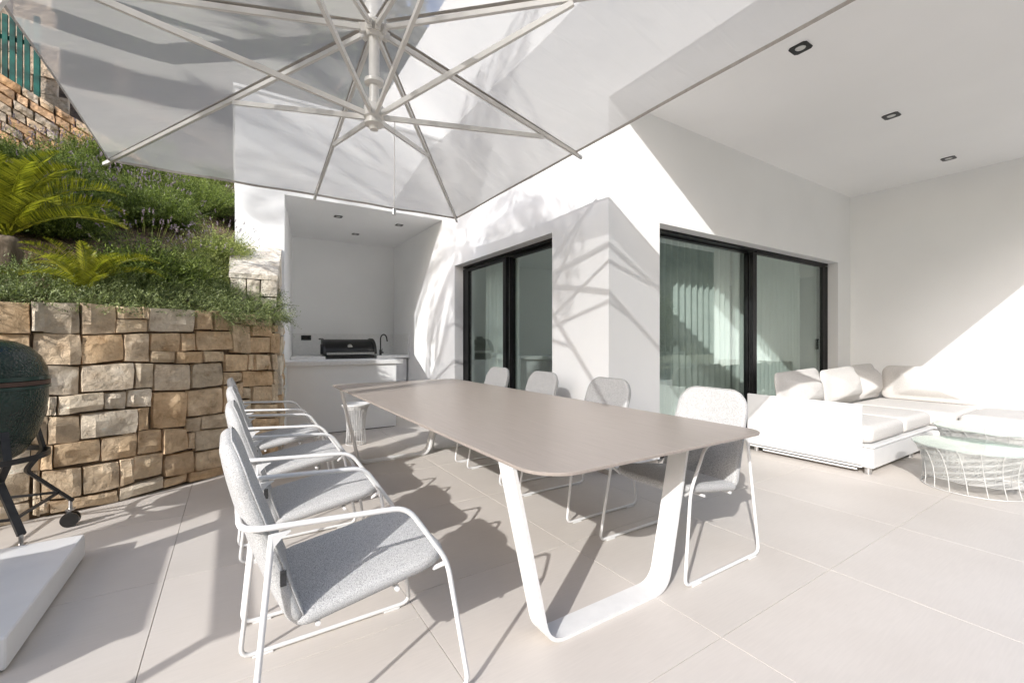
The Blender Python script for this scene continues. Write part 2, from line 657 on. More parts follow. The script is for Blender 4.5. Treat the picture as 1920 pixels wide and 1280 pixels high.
m, nt, p = new_mat('dimpled_green_glaze')
co = coords(nt, 'Object')
v = N(nt, "ShaderNodeTexVoronoi", Scale=75.0)
nt.links.new(co, v.inputs['Vector'])
n1 = N(nt, "ShaderNodeTexNoise", Scale=6.0, Detail=3)
nt.links.new(co, n1.inputs['Vector'])
r = ramp(nt, n1.outputs['Fac'], [(.3, (.005, .018, .013)), (.7, (.012, .036, .026))])
nt.links.new(r.outputs[0], p.inputs['Base Color'])
p.inputs['Roughness'].default_value = .18
b = N(nt, "ShaderNodeBump", Strength=.9, Distance=.004, invert=True)
nt.links.new(v.outputs['Distance'], b.inputs['Height'])
nt.links.new(b.outputs[0], p.inputs['Normal'])
M['egg_green'] = m
M['green_mesh'] = noise_mat('green_gate_paint', (.0, .035, .027), (.004, .12, .09), 6, .5, 0)
M['island'] = noise_mat('veined_marble', (.07, .065, .055), (.34, .31, .26), 3.2, .3, 0, detail=9)
M['interior'] = noise_mat('interior_paint', (.72, .72, .70), (.76, .76, .74), 1, .9, 0)
M['interior_floor'] = noise_mat('interior_floor', (.40, .36, .32), (.46, .42, .38), 2, .5, 0)
M['ground'] = noise_mat('dry_ground', (.17, .16, .09), (.34, .31, .21), 1.2, .95, .6, 8, detail=8, bdist=.05)
M['hill'] = noise_mat('wooded_hill', (.03, .045, .018), (.22, .20, .12), .6, .95, 1.0, 1.4, detail=9, bdist=.5)

# ------------------------------------------------------------------ stone wall curve (plan)
def yw(x):
    if x < -1.136:
        return 4.2003 + 0.30 * (x + 1.136)
    return 0.2524163 * x * x + 0.80630839 * x + 4.79054895


def ywn(x):
    s = 0.30 if x < -1.136 else 2 * 0.2524163 * x + 0.80630839
    n = Vector((s, -1, 0))
    return n.normalized()


# ------------------------------------------------------------------ ground, garden slope, hill
def vnoise(x, y, s=1.0, seed=0):
    return (math.sin(x * 1.7 * s + seed) * math.cos(y * 1.3 * s + seed * 2) + .5 * math.sin(x * 3.9 * s + y * 2.7 * s + seed)
            + .25 * math.sin(x * 8.3 * s - y * 7.1 * s + seed * 3)) / 1.75


def slope_h(x, y):
    dd = max(0.0, y - yw(min(x, .45)) - .25)
    h = 1.36 + .56 * min(dd, 6.5) + 1.0 * max(0, min(dd - 6.5, 22))
    return h + .05 * vnoise(x, y, 1.6, 2) * min(1, dd * 2 + .2)


gv = [(-400, -400, -.35), (400, -400, -.35), (400, 400, -.35), (-400, 400, -.35)]
tag(mesh_obj('ground', gv, [(0, 1, 2, 3)], M['ground']), kind='structure')

sl = MB()
xs = list(np.arange(-12, -.01, .12)) + [0.0, .0235, .1, .2, .3, .41]
dds = list(np.arange(.12, 3, .1)) + list(np.arange(3, 9, .25))
idx = {}
for i, x in enumerate(xs):
    for j, dd in enumerate(dds):
        y = yw(x) + dd
        idx[i, j] = len(sl.v)
        sl.v.append((x, y, slope_h(x, y)))
for i in range(len(xs) - 1):
    for j in range(len(dds) - 1):
        y = yw(xs[i]) + dds[j]
        if xs[i] >= .02 and y > 5.28:
            continue
        sl.f.append((idx[i, j], idx[i + 1, j], idx[i + 1, j + 1], idx[i, j + 1]))
xs = np.arange(-24, 20.1, 1.0); ys = np.arange(11.8, 40, 1.0)
tag(sl.obj('garden_slope', M['soil'], smooth=True), kind='structure')
sl = MB()
b0 = 0
for x in xs:
    for y in ys:
        sl.v.append((x, y, slope_h(x, y)))
for i in range(len(xs) - 1):
    for j in range(len(ys) - 1):
        a = b0 + i * len(ys) + j
        sl.f.append((a, a + len(ys), a + len(ys) + 1, a + 1))
tag(sl.obj('hillside', M['hill'], smooth=True), kind='structure')

# distant wooded hill on the open side of the terrace (seen only in the glass)
hm = MB()
xs = np.arange(-90, 91, 4.0); ys = np.arange(-120, -22, 4.0)
for x in xs:
    for y in ys:
        d = (-22 - y)
        hm.v.append((x, y, -1.5 + .92 * d * min(1, d / 16) + 1.6 * vnoise(x, y, .12, 1) + .8 * vnoise(x, y, .5, 4)))
for i in range(len(xs) - 1):
    for j in range(len(ys) - 1):
        a = i * len(ys) + j
        hm.f.append((a, a + len(ys), a + len(ys) + 1, a + 1))
tag(hm.obj('hill', M['hill'], smooth=True), kind='structure')

# ------------------------------------------------------------------ terrace floor with tiles
floor = tag(empty('terrace_floor'), kind='structure')
MB().box(-4.3, 11.2, -3.2, 9.05, -.34, -.006).obj('tile_bed', M['concrete'], floor)
tile_mesh = None
TW, TH, G = .98, .97, .0027


def tile(x0, x1, y0, y1):
    t = MB().bbox(x0 + G / 2, x1 - G / 2, y0 + G / 2, y1 - G / 2, -.02, 0, .0009)
    c = ((x0 + x1) / 2, (y0 + y1) / 2)
    t.v = [(a - c[0], b - c[1], z) for a, b, z in t.v]
    return t.obj('tile', M['tile'], floor, loc=(c[0], c[1], 0))


for i in range(-5, 11):
    x0 = .69 + i * TW
    off = 1.035 if x0 > .5 else 2.79 - 2 * TH
    for j in range(-5, 9):
        y0 = off + j * TH
        x1, y1 = x0 + TW, y0 + TH
        cx_, cy_ = (x0 + x1) / 2, (y0 + y1) / 2
        if y1 > 9.05: y1 = 9.05
        if y0 >= 9.0: continue
        if x0 > 3.05 and y0 > 2.95: continue          # inside the house
        if x1 < .7 and y0 > max(yw(x0), yw(x1)) + .3: continue   # behind the stone wall
        if x0 < -.3 and y0 > 5.4: continue
        if y1 < -3.1: continue
        if tile_mesh is None and abs(y1 - y0 - TH) < 1e-6:
            o = tile(x0, x1, y0, y1); tile_mesh = o.data
        elif abs(y1 - y0 - TH) < 1e-6:
            o = bpy.data.objects.new('tile', tile_mesh)
            COL.objects.link(o); o.parent = floor
            o.location = (cx_, (y0 + y1) / 2, 0)
        else:
            o = tile(x0, x1, y0, y1)

# ------------------------------------------------------------------ house
house = tag(empty('house', (0, 0, 0)), 'white rendered modern house with deep roof overhang, barbecue niche and black framed sliding doors', 'house')
R_, Sf = M['render'], M['soffit']


def hpart(name, mb, mat=R_, parent=None):
    return mb.obj(name, mat, parent or house)


# low wing with the barbecue niche
pr = MB()
base = [(.023, 6.49), (.573, 6.49), (.925, 9.0), (.925, 12.0), (.023, 12.0)]
nb = len(base)
pr.add([(x, y, -.05) for x, y in base] + [(x, y, 3.145) for x, y in base],
       [tuple(range(nb))[::-1], tuple(range(nb, 2 * nb))] + [(i, (i + 1) % nb, nb + (i + 1) % nb, nb + i) for i in range(nb)])
hpart('niche_side_wall', pr)
hpart('niche_back_wall', MB().box(.925, 2.83, 9.0, 12.0, -.05, 3.145))
hpart('parapet_wall', MB().box(.023, 2.83, 6.49, 12.0, 3.145, 4.4))
hpart('coping', MB().bbox(-.0, 2.828, 6.465, 12.02, 4.4, 4.44, .004))
# wall with the narrow sliding door
hpart('wall', MB().box(2.83, 3.13, 2.82, 3.64, .05, 3.385))
hpart('wall', MB().box(2.83, 3.13, 3.64, 6.04, 2.345, 3.385))
hpart('wall', MB().box(2.83, 3.13, 6.04, 9.3, -.05, 3.385))
hpart('skirting', MB().box(2.842, 3.12, 2.832, 3.63, -.01, .05), M['skirting'])
hpart('skirting', MB().box(3.122, 3.51, 2.832, 3.1, -.01, .05), M['skirting'])
# wall with the wide sliding door
hpart('wall', MB().box(3.13, 3.52, 2.82, 3.12, .05, 3.385))
hpart('wall', MB().box(3.52, 7.49, 2.82, 3.12, 2.36, 3.385))
hpart('wall', MB().box(7.49, 7.92, 2.82, 3.12, -.05, 3.385))
hpart('wall', MB().box(7.92, 8.22, 1.03, 3.12, -.05, 3.385))
hpart('wall', MB().box(8.22, 11.0, 2.82, 3.12, -.05, 3.385))
hpart('wall', MB().box(10.7, 11.0, 3.12, 9.3, -.05, 3.385))
hpart('wall', MB().box(3.13, 10.7, 9.0, 9.3, -.05, 3.385))
# upper volume, its underside is the terrace ceiling
hpart('roof_slab', MB().box(2.83, 11.4, -.28, 2.82, 3.385, 4.15), Sf)
hpart('upper_storey', MB().box(2.83, 11.4, 2.82, 12.0, 3.385, 6.6), Sf)
# interior
hpart('room_floor', MB().box(3.13, 10.7, 3.12, 9.0, -.05, .0), M['interior_floor'])
hpart('room_floor', MB().box(3.0, 3.13, 3.64, 6.04, -.05, .0), M['interior_floor'])
hpart('room_ceiling', MB().box(3.13, 10.7, 3.12, 9.0, 2.62, 2.7), M['interior'])
hpart('partition_wall', MB().box(5.6, 5.7, 3.7, 9.0, 0, 2.62), M['interior'])
hpart('partition_wall', MB().box(4.1, 4.2, 3.45, 4.72, 0, 2.62), M['interior'])  # added short wall, a pale backing that lightens the narrow door's right pane
hpart('partition_wall', MB().box(5.7, 10.7, 6.4, 6.5, 0, 2.62), M['interior'])
hpart('partition_wall', MB().box(3.135, 5.6, 6.9, 7.0, 0, 2.62), M['interior'])

# sliding door in the narrow opening (x = 3.0 plane)
BF = M['black_frame']
d1 = MB().box(2.97, 3.10, 3.64, 6.04, 2.315, 2.343).box(2.97, 3.10, 5.99, 6.038, .0, 2.295).box(2.97, 3.10, 3.64, 6.04, -.01, .018).obj('sliding_door', BF, house)
lf = MB().box(2.975, 3.025, 5.87, 5.99, .02, 2.295).box(2.975, 3.025, 4.80, 4.875, .02, 2.295).box(2.975, 3.025, 4.875, 5.87, 2.255, 2.295).box(2.975, 3.025, 4.875, 5.87, .02, .07)
lf.obj('frame', BF, d1)
MB().box(2.996, 3.004, 4.875, 5.87, .07, 2.255).obj('pane', M['glass'], d1)
lf = MB().box(3.04, 3.09, 4.745, 4.82, .02, 2.295).box(3.04, 3.09, 3.64, 3.68, .02, 2.295).box(3.04, 3.09, 3.68, 4.745, 2.275, 2.295).box(3.04, 3.09, 3.68, 4.745, .02, .05)
lf.obj('frame', BF, d1)
MB().box(3.061, 3.069, 3.68, 4.745, .05, 2.275).obj('pane', M['glass'], d1)

# sliding door in the wide opening (y = 2.98 plane)
d2 = MB().box(3.52, 7.49, 2.95, 3.08, 2.33, 2.358).box(7.44, 7.488, 2.95, 3.08, 0, 2.315).box(3.52, 7.49, 2.95, 3.08, -.01, .018).obj('sliding_door', BF, house)
lf = MB().box(5.45, 5.535, 2.955, 3.005, .02, 2.315).box(7.35, 7.44, 2.955, 3.005, .02, 2.315).box(5.535, 7.35, 2.955, 3.005, 2.30, 2.328).box(5.535, 7.35, 2.955, 3.005, .02, .07)
lf.obj('frame', BF, d2)
MB().box(5.535, 7.35, 2.976, 2.984, .07, 2.30).obj('pane', M['glass'], d2)
lf = MB().box(5.445, 5.475, 3.02, 3.07, .02, 2.315).box(3.52, 3.56, 3.02, 3.07, .02, 2.315).box(3.56, 5.445, 3.02, 3.07, 2.31, 2.328).box(3.56, 5.445, 3.02, 3.07, .02, .05)
lf.obj('frame', BF, d2)
MB().box(3.56, 5.445, 3.041, 3.049, .05, 2.31).obj('pane', M['glass'], d2)
MB().bbox(7.27, 7.32, 2.925, 2.955, 1.08, 1.24, .004).obj('handle', BF, d2)

# recessed ceiling lights: square black trim with a round lamp
def downlight(x, y, z, s=.105, deep=True):
    o = MB()
    t = .006
    n = 20
    # trim with round hole
    out = []
    h = s / 2
    for k in range(n):
        a = 2 * math.pi * k / n
        c, si = math.cos(a), math.sin(a)
        m_ = h / max(abs(c), abs(si))
        out.append((c * m_, si * m_))
    ri = s * .30
    v = [(px, py, 0) for px, py in out] + [(px, py, -t) for px, py in out]
    v += [(math.cos(2 * math.pi * k / n) * ri, math.sin(2 * math.pi * k / n) * ri, -t) for k in range(n)]
    v += [(math.cos(2 * math.pi * k / n) * ri * .9, math.sin(2 * math.pi * k / n) * ri * .9, -.002) for k in range(n)]
    f = []
    for k in range(n):
        j = (k + 1) % n
        f += [(k, j, n + j, n + k), (n + k, n + j, 2 * n + j, 2 * n + k), (2 * n + k, 2 * n + j, 3 * n + j, 3 * n + k)]
    o.add(v, f)
    b = o.obj('ceiling_light', M['black'], house, loc=(x, y, z - .001))
    MB().cyl((0, 0, -.004), (0, 0, -.001), ri * .88, n=20).obj('lamp', M['lamp'], b)


for x in (3.56, 5.37, 7.20):
    downlight(x, 1.58, 3.385, .125)
for x, y in ((1.38, 7.18), (2.34, 7.16), (1.87, 8.19)):
    downlight(x, y, 3.145, .12)

# ------------------------------------------------------------------ stones
PAL = [(.76, .58, .39), (.72, .53, .34), (.78, .62, .44), (.68, .51, .34), (.74, .64, .50), (.70, .59, .45), (.79, .64, .46)]
PALE = [(.80, .70, .56), (.76, .66, .53), (.82, .74, .62), (.74, .60, .44)]
CREAM = [(.80, .76, .68), (.78, .73, .64), (.83, .79, .72)]


def stone(surf, s0, zt0, zb0, s1, zt1, zb1, parent, cols, proud=.035, name='stone', gap=-.002, rough=.02, nx=5, nz=4):
    """one dressed stone on a wall surface; surf(s) -> (point, outward normal)"""
    rr = RNG
    j = lambda a=.005: rr.uniform(-a, a)
    s0 += gap; s1 -= gap; zt0 -= gap; zt1 -= gap; zb0 += gap; zb1 += gap
    cor = [(s0 + j(), zb0 + j()), (s1 + j(), zb1 + j()), (s1 + j(), zt1 + j()), (s0 + j(), zt0 + j())]
    pr_ = proud + rr.uniform(-.008, .010)
    tx, tz = rr.uniform(-.010, .010), rr.uniform(-.008, .008)
    ph = [rr.uniform(0, 6.28) for _ in range(4)]
    v = []
    front = {}
    for a in range(nx):
        for b in range(nz):
            u, w = a / (nx - 1), b / (nz - 1)
            edge = (a in (0, nx - 1)) + (b in (0, nz - 1))
            s = (cor[0][0] * (1 - u) + cor[1][0] * u) * (1 - w) + (cor[3][0] * (1 - u) + cor[2][0] * u) * w
            z = (cor[0][1] * (1 - u) + cor[1][1] * u) * (1 - w) + (cor[3][1] * (1 - u) + cor[2][1] * u) * w
            cs, cz = sum(c[0] for c in cor) / 4, sum(c[1] for c in cor) / 4
            sz = min(abs(s1 - s0), abs(zt0 - zb0))
            k = .006 if edge == 1 else (.016 if edge == 2 else 0)
            k = min(k, .07 * sz)
            L = math.hypot(s - cs, z - cz) + 1e-6
            s -= (s - cs) / L * k; z -= (z - cz) / L * k
            if edge == 1:
                s += j(.003); z += j(.003)
            d = pr_ + (0 if edge == 0 else -.004) + tx * (u - .5) * 2 + tz * (w - .5) * 2
            if edge == 0:
                d += rough * (.5 + math.sin(u * 5 + ph[0]) * .7 + math.sin(w * 6 + ph[1]) * .5) * .6 + rr.uniform(-.6, .6) * rough * .6
            p, n = surf(s)
            q = Vector((p[0], p[1], z)) + n * d
            if len(p) > 2: q = Vector((p[0], p[1], p[2] + z)) + n * d
            front[a, b] = len(v)
            v.append(q)
    f = []
    for a in range(nx - 1):
        for b in range(nz - 1):
            f.append((front[a, b], front[a + 1, b], front[a + 1, b + 1], front[a, b + 1]))
    rim = [(a, 0) for a in range(nx)] + [(nx - 1, b) for b in range(1, nz)] + [(a, nz - 1) for a in range(nx - 2, -1, -1)] + [(0, b) for b in range(nz - 2, 0, -1)]
    back = []
    for (a, b) in rim:
        u, w = a / (nx - 1), b / (nz - 1)
        s = (cor[0][0] * (1 - u) + cor[1][0] * u) * (1 - w) + (cor[3][0] * (1 - u) + cor[2][0] * u) * w
        z = (cor[0][1] * (1 - u) + cor[1][1] * u) * (1 - w) + (cor[3][1] * (1 - u) + cor[2][1] * u) * w
        p, n = surf(s)
        q = Vector((p[0], p[1], z + (p[2] if len(p) > 2 else 0))) - n * .03
        back.append(len(v)); v.append(q)
    m_ = len(rim)
    for i in range(m_):
        k = (i + 1) % m_
        f.append((front[rim[i]], back[i], back[k], front[rim[k]]))
    c = Vector((0, 0, 0))
    for q in v: c += q
    c /= len(v)
    # keep the outside facing outward
    o = mesh_obj(name, [q - c for q in v], f, M['stone'], parent, False, c)
    autosmooth(o, 14)
    col = rr.choice(cols)
    g = rr.uniform(.9, 1.1)
    o.color = (min(1, col[0] * g), min(1, col[1] * g), min(1, col[2] * g), 1)
    return o


def curve_surf(x):
    n = ywn(x)
    return (x, yw(x)), n


def curve_in(x):
    # stones are measured on their faces, so step back by the mean projection
    p, n = curve_surf(x)
    return (p[0] - n.x * .035, p[1] - n.y * .035), n


sw = tag(empty('stone_wall', (0, 4.8, 0)), 'curved retaining wall of rough ochre and cream limestone blocks behind the left chairs', 'wall')
sw_off = Vector((0, 4.8, 0))


def place(o, parent, off):
    o.location = Vector(o.location) - off
    return o


# backing
bk = MB()
xb = list(np.linspace(-4.2, .40, 60))
for x in xb:
    (px, py), n = curve_surf(x)
    for dd, z in ((.045, -.02), (.045, 1.41), (.32, 1.41), (.32, -.02)):
        bk.v.append((px - n.x * dd - 0, py - n.y * dd - 4.8, z))
for i in range(len(xb) - 1):
    for k in range(4):
        bk.f.append((i * 4 + k, i * 4 + (k + 1) % 4, (i + 1) * 4 + (k + 1) % 4, (i + 1) * 4 + k))
e_ = (len(xb) - 1) * 4
bk.f.append((e_, e_ + 1, e_ + 2, e_ + 3))
bk.obj('backing', M['mortar'], sw)
STONES = [(-1.136,1.47,1.267,-1.081,1.464,1.268),(-1.082,1.464,1.261,-0.91,1.47,1.259),(-0.904,1.477,1.251,-0.731,1.47,1.254),(-0.728,1.47,1.371,-0.591,1.467,1.378),(-0.728,1.368,1.264,-0.554,1.377,1.275),(-0.588,1.468,1.38,-0.554,1.466,1.379),(-0.552,1.466,1.275,-0.272,1.468,1.278),(-0.263,1.465,1.301,-0.147,1.471,1.308),(-0.14,1.47,1.305,-0.017,1.476,1.302),(-0.012,1.46,1.361,0.093,1.46,1.367),(0.096,1.468,1.358,0.182,1.467,1.354),(0.193,1.462,1.354,0.35,1.462,1.358),(-1.136,1.26,1.043,-0.911,1.256,1.031),(-0.905,1.242,1.036,-0.689,1.254,1.057),(-0.685,1.259,1.05,-0.551,1.265,1.037),(-0.545,1.265,1.131,-0.361,1.269,1.115),(-0.358,1.266,1.119,-0.261,1.271,1.122),(-0.257,1.292,1.125,-0.005,1.296,1.122),(-0.001,1.359,1.096,0.147,1.356,1.084),(0.156,1.347,1.253,0.337,1.352,1.248),(0.153,1.246,1.084,0.328,1.243,1.085),(0.345,1.371,1.298,0.398,1.368,1.299),(0.333,1.288,1.084,0.398,1.286,1.082),(-0.543,1.125,1.035,-0.395,1.116,1.022),(-0.39,1.116,1.019,-0.211,1.117,1.012),(-0.209,1.117,1.019,-0.061,1.11,1.017),(-0.053,1.088,0.929,0.12,1.078,0.914),(0.129,1.078,0.924,0.177,1.076,0.927),(0.184,1.072,0.919,0.328,1.066,0.916),(0.337,1.07,0.909,0.398,1.067,0.904),(-1.136,1.037,0.84,-1.085,1.035,0.836),(-1.081,1.034,0.829,-0.917,1.025,0.819),(-0.911,1.027,0.838,-0.638,1.037,0.837),(-0.633,1.034,0.84,-0.53,1.029,0.832),(-0.525,1.019,0.811,-0.295,1.007,0.791),(-0.288,1.009,0.802,-0.069,1.007,0.803),(-0.062,0.92,0.807,0.073,0.908,0.828),(0.08,0.914,0.763,0.354,0.895,0.749),(0.363,0.894,0.76,0.407,0.89,0.76),(-1.136,0.829,0.697,-1.073,0.822,0.692),(-1.069,0.822,0.691,-1.028,0.818,0.689),(-1.024,0.82,0.689,-0.8,0.823,0.703),(-0.797,0.82,0.7,-0.679,0.823,0.693),(-0.675,0.83,0.699,-0.54,0.826,0.686),(-0.533,0.798,0.512,-0.327,0.78,0.489),(-0.322,0.787,0.563,-0.071,0.792,0.554),(-0.066,0.798,0.556,0.013,0.798,0.55),(0.021,0.792,0.668,0.079,0.813,0.662),(0.084,0.759,0.658,0.153,0.75,0.65),(0.159,0.757,0.593,0.328,0.743,0.561),(0.337,0.76,0.569,0.407,0.76,0.565),(0.02,0.66,0.549,0.156,0.637,0.525),(0.164,0.582,0.463,0.399,0.544,0.408),(-1.136,0.691,0.507,-1.069,0.685,0.495),(-1.065,0.688,0.494,-0.913,0.674,0.493),(-0.91,0.68,0.5,-0.619,0.684,0.496),(-0.612,0.683,0.508,-0.551,0.681,0.513),(-0.324,0.553,0.433,-0.233,0.541,0.423),(-0.227,0.545,0.437,-0.031,0.543,0.419),(-0.026,0.542,0.422,0.156,0.516,0.404),(0.164,0.454,0.351,0.399,0.403,0.297),(-1.097,0.494,0.329,-1.046,0.484,0.322),(-1.136,0.501,0.334,-1.1,0.494,0.326),(-1.042,0.484,0.325,-0.809,0.487,0.327),(-0.805,0.489,0.32,-0.625,0.503,0.322),(-0.621,0.506,0.321,-0.476,0.498,0.324),(-0.471,0.497,0.294,-0.316,0.472,0.297),(-0.31,0.421,0.291,-0.272,0.424,0.288),(-0.267,0.431,0.264,-0.015,0.415,0.248),(-0.008,0.41,0.254,0.159,0.395,0.231),(0.167,0.341,0.237,0.399,0.287,0.185),(-1.136,0.328,0.149,-1.103,0.32,0.146),(-1.1,0.322,0.121,-0.905,0.299,0.096),(-0.9,0.308,0.105,-0.716,0.307,0.105),(-0.713,0.314,0.106,-0.639,0.312,0.124),(-0.635,0.325,0.137,-0.473,0.309,0.129),(-0.468,0.285,0.099,-0.267,0.275,0.086),(-0.26,0.244,0.087,-0.042,0.239,0.069),(-0.035,0.246,0.075,0.159,0.222,0.076),(0.167,0.229,0.082,0.399,0.176,0.027),(-1.136,0.143,0.029,-1.103,0.138,0.02),(-1.1,0.115,0.028,-1.061,0.104,0.021),(-1.057,0.103,0.028,-0.726,0.087,0.004),(-0.719,0.092,0.009,-0.473,0.119,0.023),(-0.467,0.09,0.024,-0.318,0.088,0.016),(-0.31,0.092,0.02,-0.071,0.068,-0.01),(-0.066,0.069,-0.004,0.159,0.058,-0.011),(0.167,0.07,-0.01,0.399,0.016,-0.047)]
for (a, zt, zb, b, zt2, zb2) in STONES:
    mid = (a + b) / 2
    t = max(0, min(1, (-.30 - mid) / .7)) * (1 if (zt > .55) else .45)
    cols = PALE if RNG.random() < t else PAL
    place(stone(curve_in, a, zt, max(zb, -.01), b, zt2, max(zb2, -.01), sw, cols), sw, sw_off)
# the wall goes on to the left of the picture
x = -1.142
zs = [(0, .13), (.13, .33), (.33, .56), (.56, .8), (.8, 1.03), (1.03, 1.25), (1.25, 1.46)]
for (z0, z1) in zs:
    x = -1.142
    while x > -4.1:
        w = RNG.uniform(.16, .34)
        if x < -2.4: w *= 1.7
        a = max(x - w, -4.15)
        place(stone(curve_in, a, z1, z0, x, z1, z0, sw, PALE if RNG.random() < .6 else PAL), sw, sw_off)
        x = a
# return face beside the counter
A_, B_ = Vector((.425, 5.205)), Vector((.520, 6.06))
dAB = (B_ - A_).normalized()
nAB = Vector((dAB.y, -dAB.x, 0))


def side_surf(s):
    p = A_ + dAB * s
    return (p.x - nAB.x * .03, p.y - nAB.y * .03), nAB


z = 0.0
while z < 1.40:
    h = min(RNG.uniform(.16, .26), 1.42 - z)
    if 1.42 - z - h < .1: h = 1.42 - z
    s = 0.0
    while s < .84:
        w = RNG.uniform(.2, .4)
        if .855 - s - w < .12: w = .855 - s
        place(stone(side_surf, s, z + h, z, s + w, z + h, z, sw, PAL + CREAM), sw, sw_off)
        s += w
    z += h

# pale pier above the wall end
pier = tag(empty('stone_pier', (.2, 5.35, 1.4)), 'cream limestone pier with sloping top between lavender and white house wall', 'pier')
po = Vector((.2, 5.35, 1.4))
pb = MB()
pb.add([(-.03 - .2, .03, -.1), (.385 - .2, .03, -.1), (.52 - .2, 1.13, -.1), (-.03 - .2, 1.13, -.1),
        (-.03 - .2, .03, .50), (.385 - .2, .03, .50), (.50 - .2, 1.13, .98), (-.03 - .2, 1.13, .98)],
       [(0, 3, 2, 1), (4, 5, 6, 7), (0, 1, 5, 4), (1, 2, 6, 5), (2, 3, 7, 6), (3, 0, 4, 7)])
pb.obj('backing', M['mortar'], pier)


def pier_front(s):
    return (s, 5.375), Vector((0, -1, 0))


for (a, b, z0, z1) in ((-.03, .117, 1.545, 1.915), (.117, .247, 1.862, 1.915), (.117, .243, 1.598, 1.862), (.247, .402, 1.678, 1.915),
                       (.247, .402, 1.42, 1.678), (-.03, .117, 1.38, 1.545), (.117, .247, 1.38, 1.598)):
    place(stone(pier_front, a, z1, z0, b, z1, z0, pier, CREAM, rough=.006, gap=.003), pier, po)
dA = Vector((.395, 5.37)); dB = Vector((.530, 6.48)); dd_ = (dB - dA).normalized(); nn_ = Vector((dd_.y, -dd_.x, 0))


def pier_side(s):
    p = dA + dd_ * s
    return (p.x - nn_.x * .03, p.y - nn_.y * .03), nn_


for (a, b, z0, z1, z1b) in ((0, .35, 1.42, 1.66, 1.66), (0, .3, 1.66, 1.89, 2.02), (.35, .8, 1.42, 1.8, 1.8), (.3, .8, 1.8, 2.02, 2.22), (.8, 1.1, 1.42, 1.9, 1.9), (.8, 1.1, 1.9, 2.22, 2.38)):
    place(stone(pier_side, a, z1, z0, b, z1b, z0, pier, CREAM, rough=.006, gap=.003), pier, po)
# sloping top: three slabs
sn = Vector((0, -.50, 1.13)).normalized()


def top_surf_f(x0):
    def f_(s):
        return (s, x0[0], x0[1]), sn
    return f_


def topslab(y0, y1, xa0, xa1, xb0, xb1):
    """irregular sloping slab"""
    v, f = [], []
    nx, ny = 7, 5
    for a in range(nx):
        for b in range(ny):
            u, w = a / (nx - 1), b / (ny - 1)
            y = y0 + (y1 - y0) * w
            xl = xa0 + (xb0 - xa0) * w; xr = xa1 + (xb1 - xa1) * w
            x_ = xl + (xr - xl) * u
            z_ = 1.925 + (y - 5.345) * .445
            e = (a in (0, nx - 1)) or (b in (0, ny - 1))
            z_ += (-.012 if e else RNG.uniform(-.006, .008))
            v.append((x_ + RNG.uniform(-.004, .004), y, z_))
    for a in range(nx - 1):
        for b in range(ny - 1):
            f.append((a * ny + b, (a + 1) * ny + b, (a + 1) * ny + b + 1, a * ny + b + 1))
    rim = [(a, 0) for a in range(nx)] + [(nx - 1, b) for b in range(1, ny)] + [(a, ny - 1) for a in range(nx - 2, -1, -1)] + [(0, b) for b in range(ny - 2, 0, -1)]
    k0 = len(v)
    for (a, b) in rim:
        q = v[a * ny + b]
        v.append((q[0], q[1], q[2] - .05))
    for i in range(len(rim)):
        j = (i + 1) % len(rim)
        f.append((rim[i][0] * ny + rim[i][1], k0 + i, k0 + j, rim[j][0] * ny + rim[j][1]))
    c = Vector((sum(q[0] for q in v) / len(v), sum(q[1] for q in v) / len(v), sum(q[2] for q in v) / len(v)))
    o = mesh_obj('stone', [Vector(q) - c for q in v], f, M['stone'], pier, False, c - po)
    autosmooth(o, 35)
    cc = RNG.choice(CREAM)
    o.color = (*cc, 1)


topslab(5.335, 5.66, -.035, .408, -.035, .445)
topslab(5.665, 6.05, -.035, .446, -.035, .49)
topslab(6.055, 6.485, -.035, .49, -.035, .54)

# upper boundary wall on the slope, falling to the right, with a green gate behind it
bw = tag(empty('boundary_wall', (-2.4, 8.55, 4)), 'low rough stone boundary wall falling to the right above the lavender', 'wall')
bo = Vector((-2.4, 8.55, 4))
W0, W1 = Vector((-4.6, 8.15)), Vector((-1.0, 8.75))
dW = (W1 - W0); LW = dW.length; dW.normalize(); nW = Vector((dW.y, -dW.x, 0))


def bsurf(s):
    p = W0 + dW * s
    return (p.x, p.y), nW


def btop(s):
    return 5.75 - .50 * s


bb = MB()
for s in (0, LW):
    p = W0 + dW * s
    for k, z in ((.04, -1.2), (.04, btop(s) - 4 - .03), (.3, btop(s) - 4 - .03), (.3, -1.2)):
        bb.v.append((p.x - nW.x * k + 2.4, p.y - nW.y * k - 8.55, z))
bb.f = [(0, 1, 5, 4), (1, 2, 6, 5), (2, 3, 7, 6), (0, 3, 2, 1), (4, 5, 6, 7)]
bb.obj('backing', M['mortar'], bw)
for row in range(12):
    s = 0.0
    while s < LW - .05:
        w = min(RNG.uniform(.10, .26), LW - s)
        zt, zt2 = btop(s) - row * .125, btop(s + w) - row * .125
        o = stone(bsurf, s, zt, zt - .125, s + w, zt2, zt2 - .125, bw, [(.60, .40, .25), (.62, .48, .34), (.66, .42, .24), (.55, .47, .38)], rough=.035, nx=4, nz=3, gap=.004)
        place(o, bw, bo)
        s += w
tw = tag(empty('tower_wall', (-2.6, 9.9, 5)), 'tall dark stone wall in shade beside the green gate', 'wall')
MB().box(-4.4, -.35, .06, .5, -1.5, 2.2).obj('backing', M['mortar'], tw)


def tsurf(s):
    return (s, 9.95), Vector((0, -1, 0))


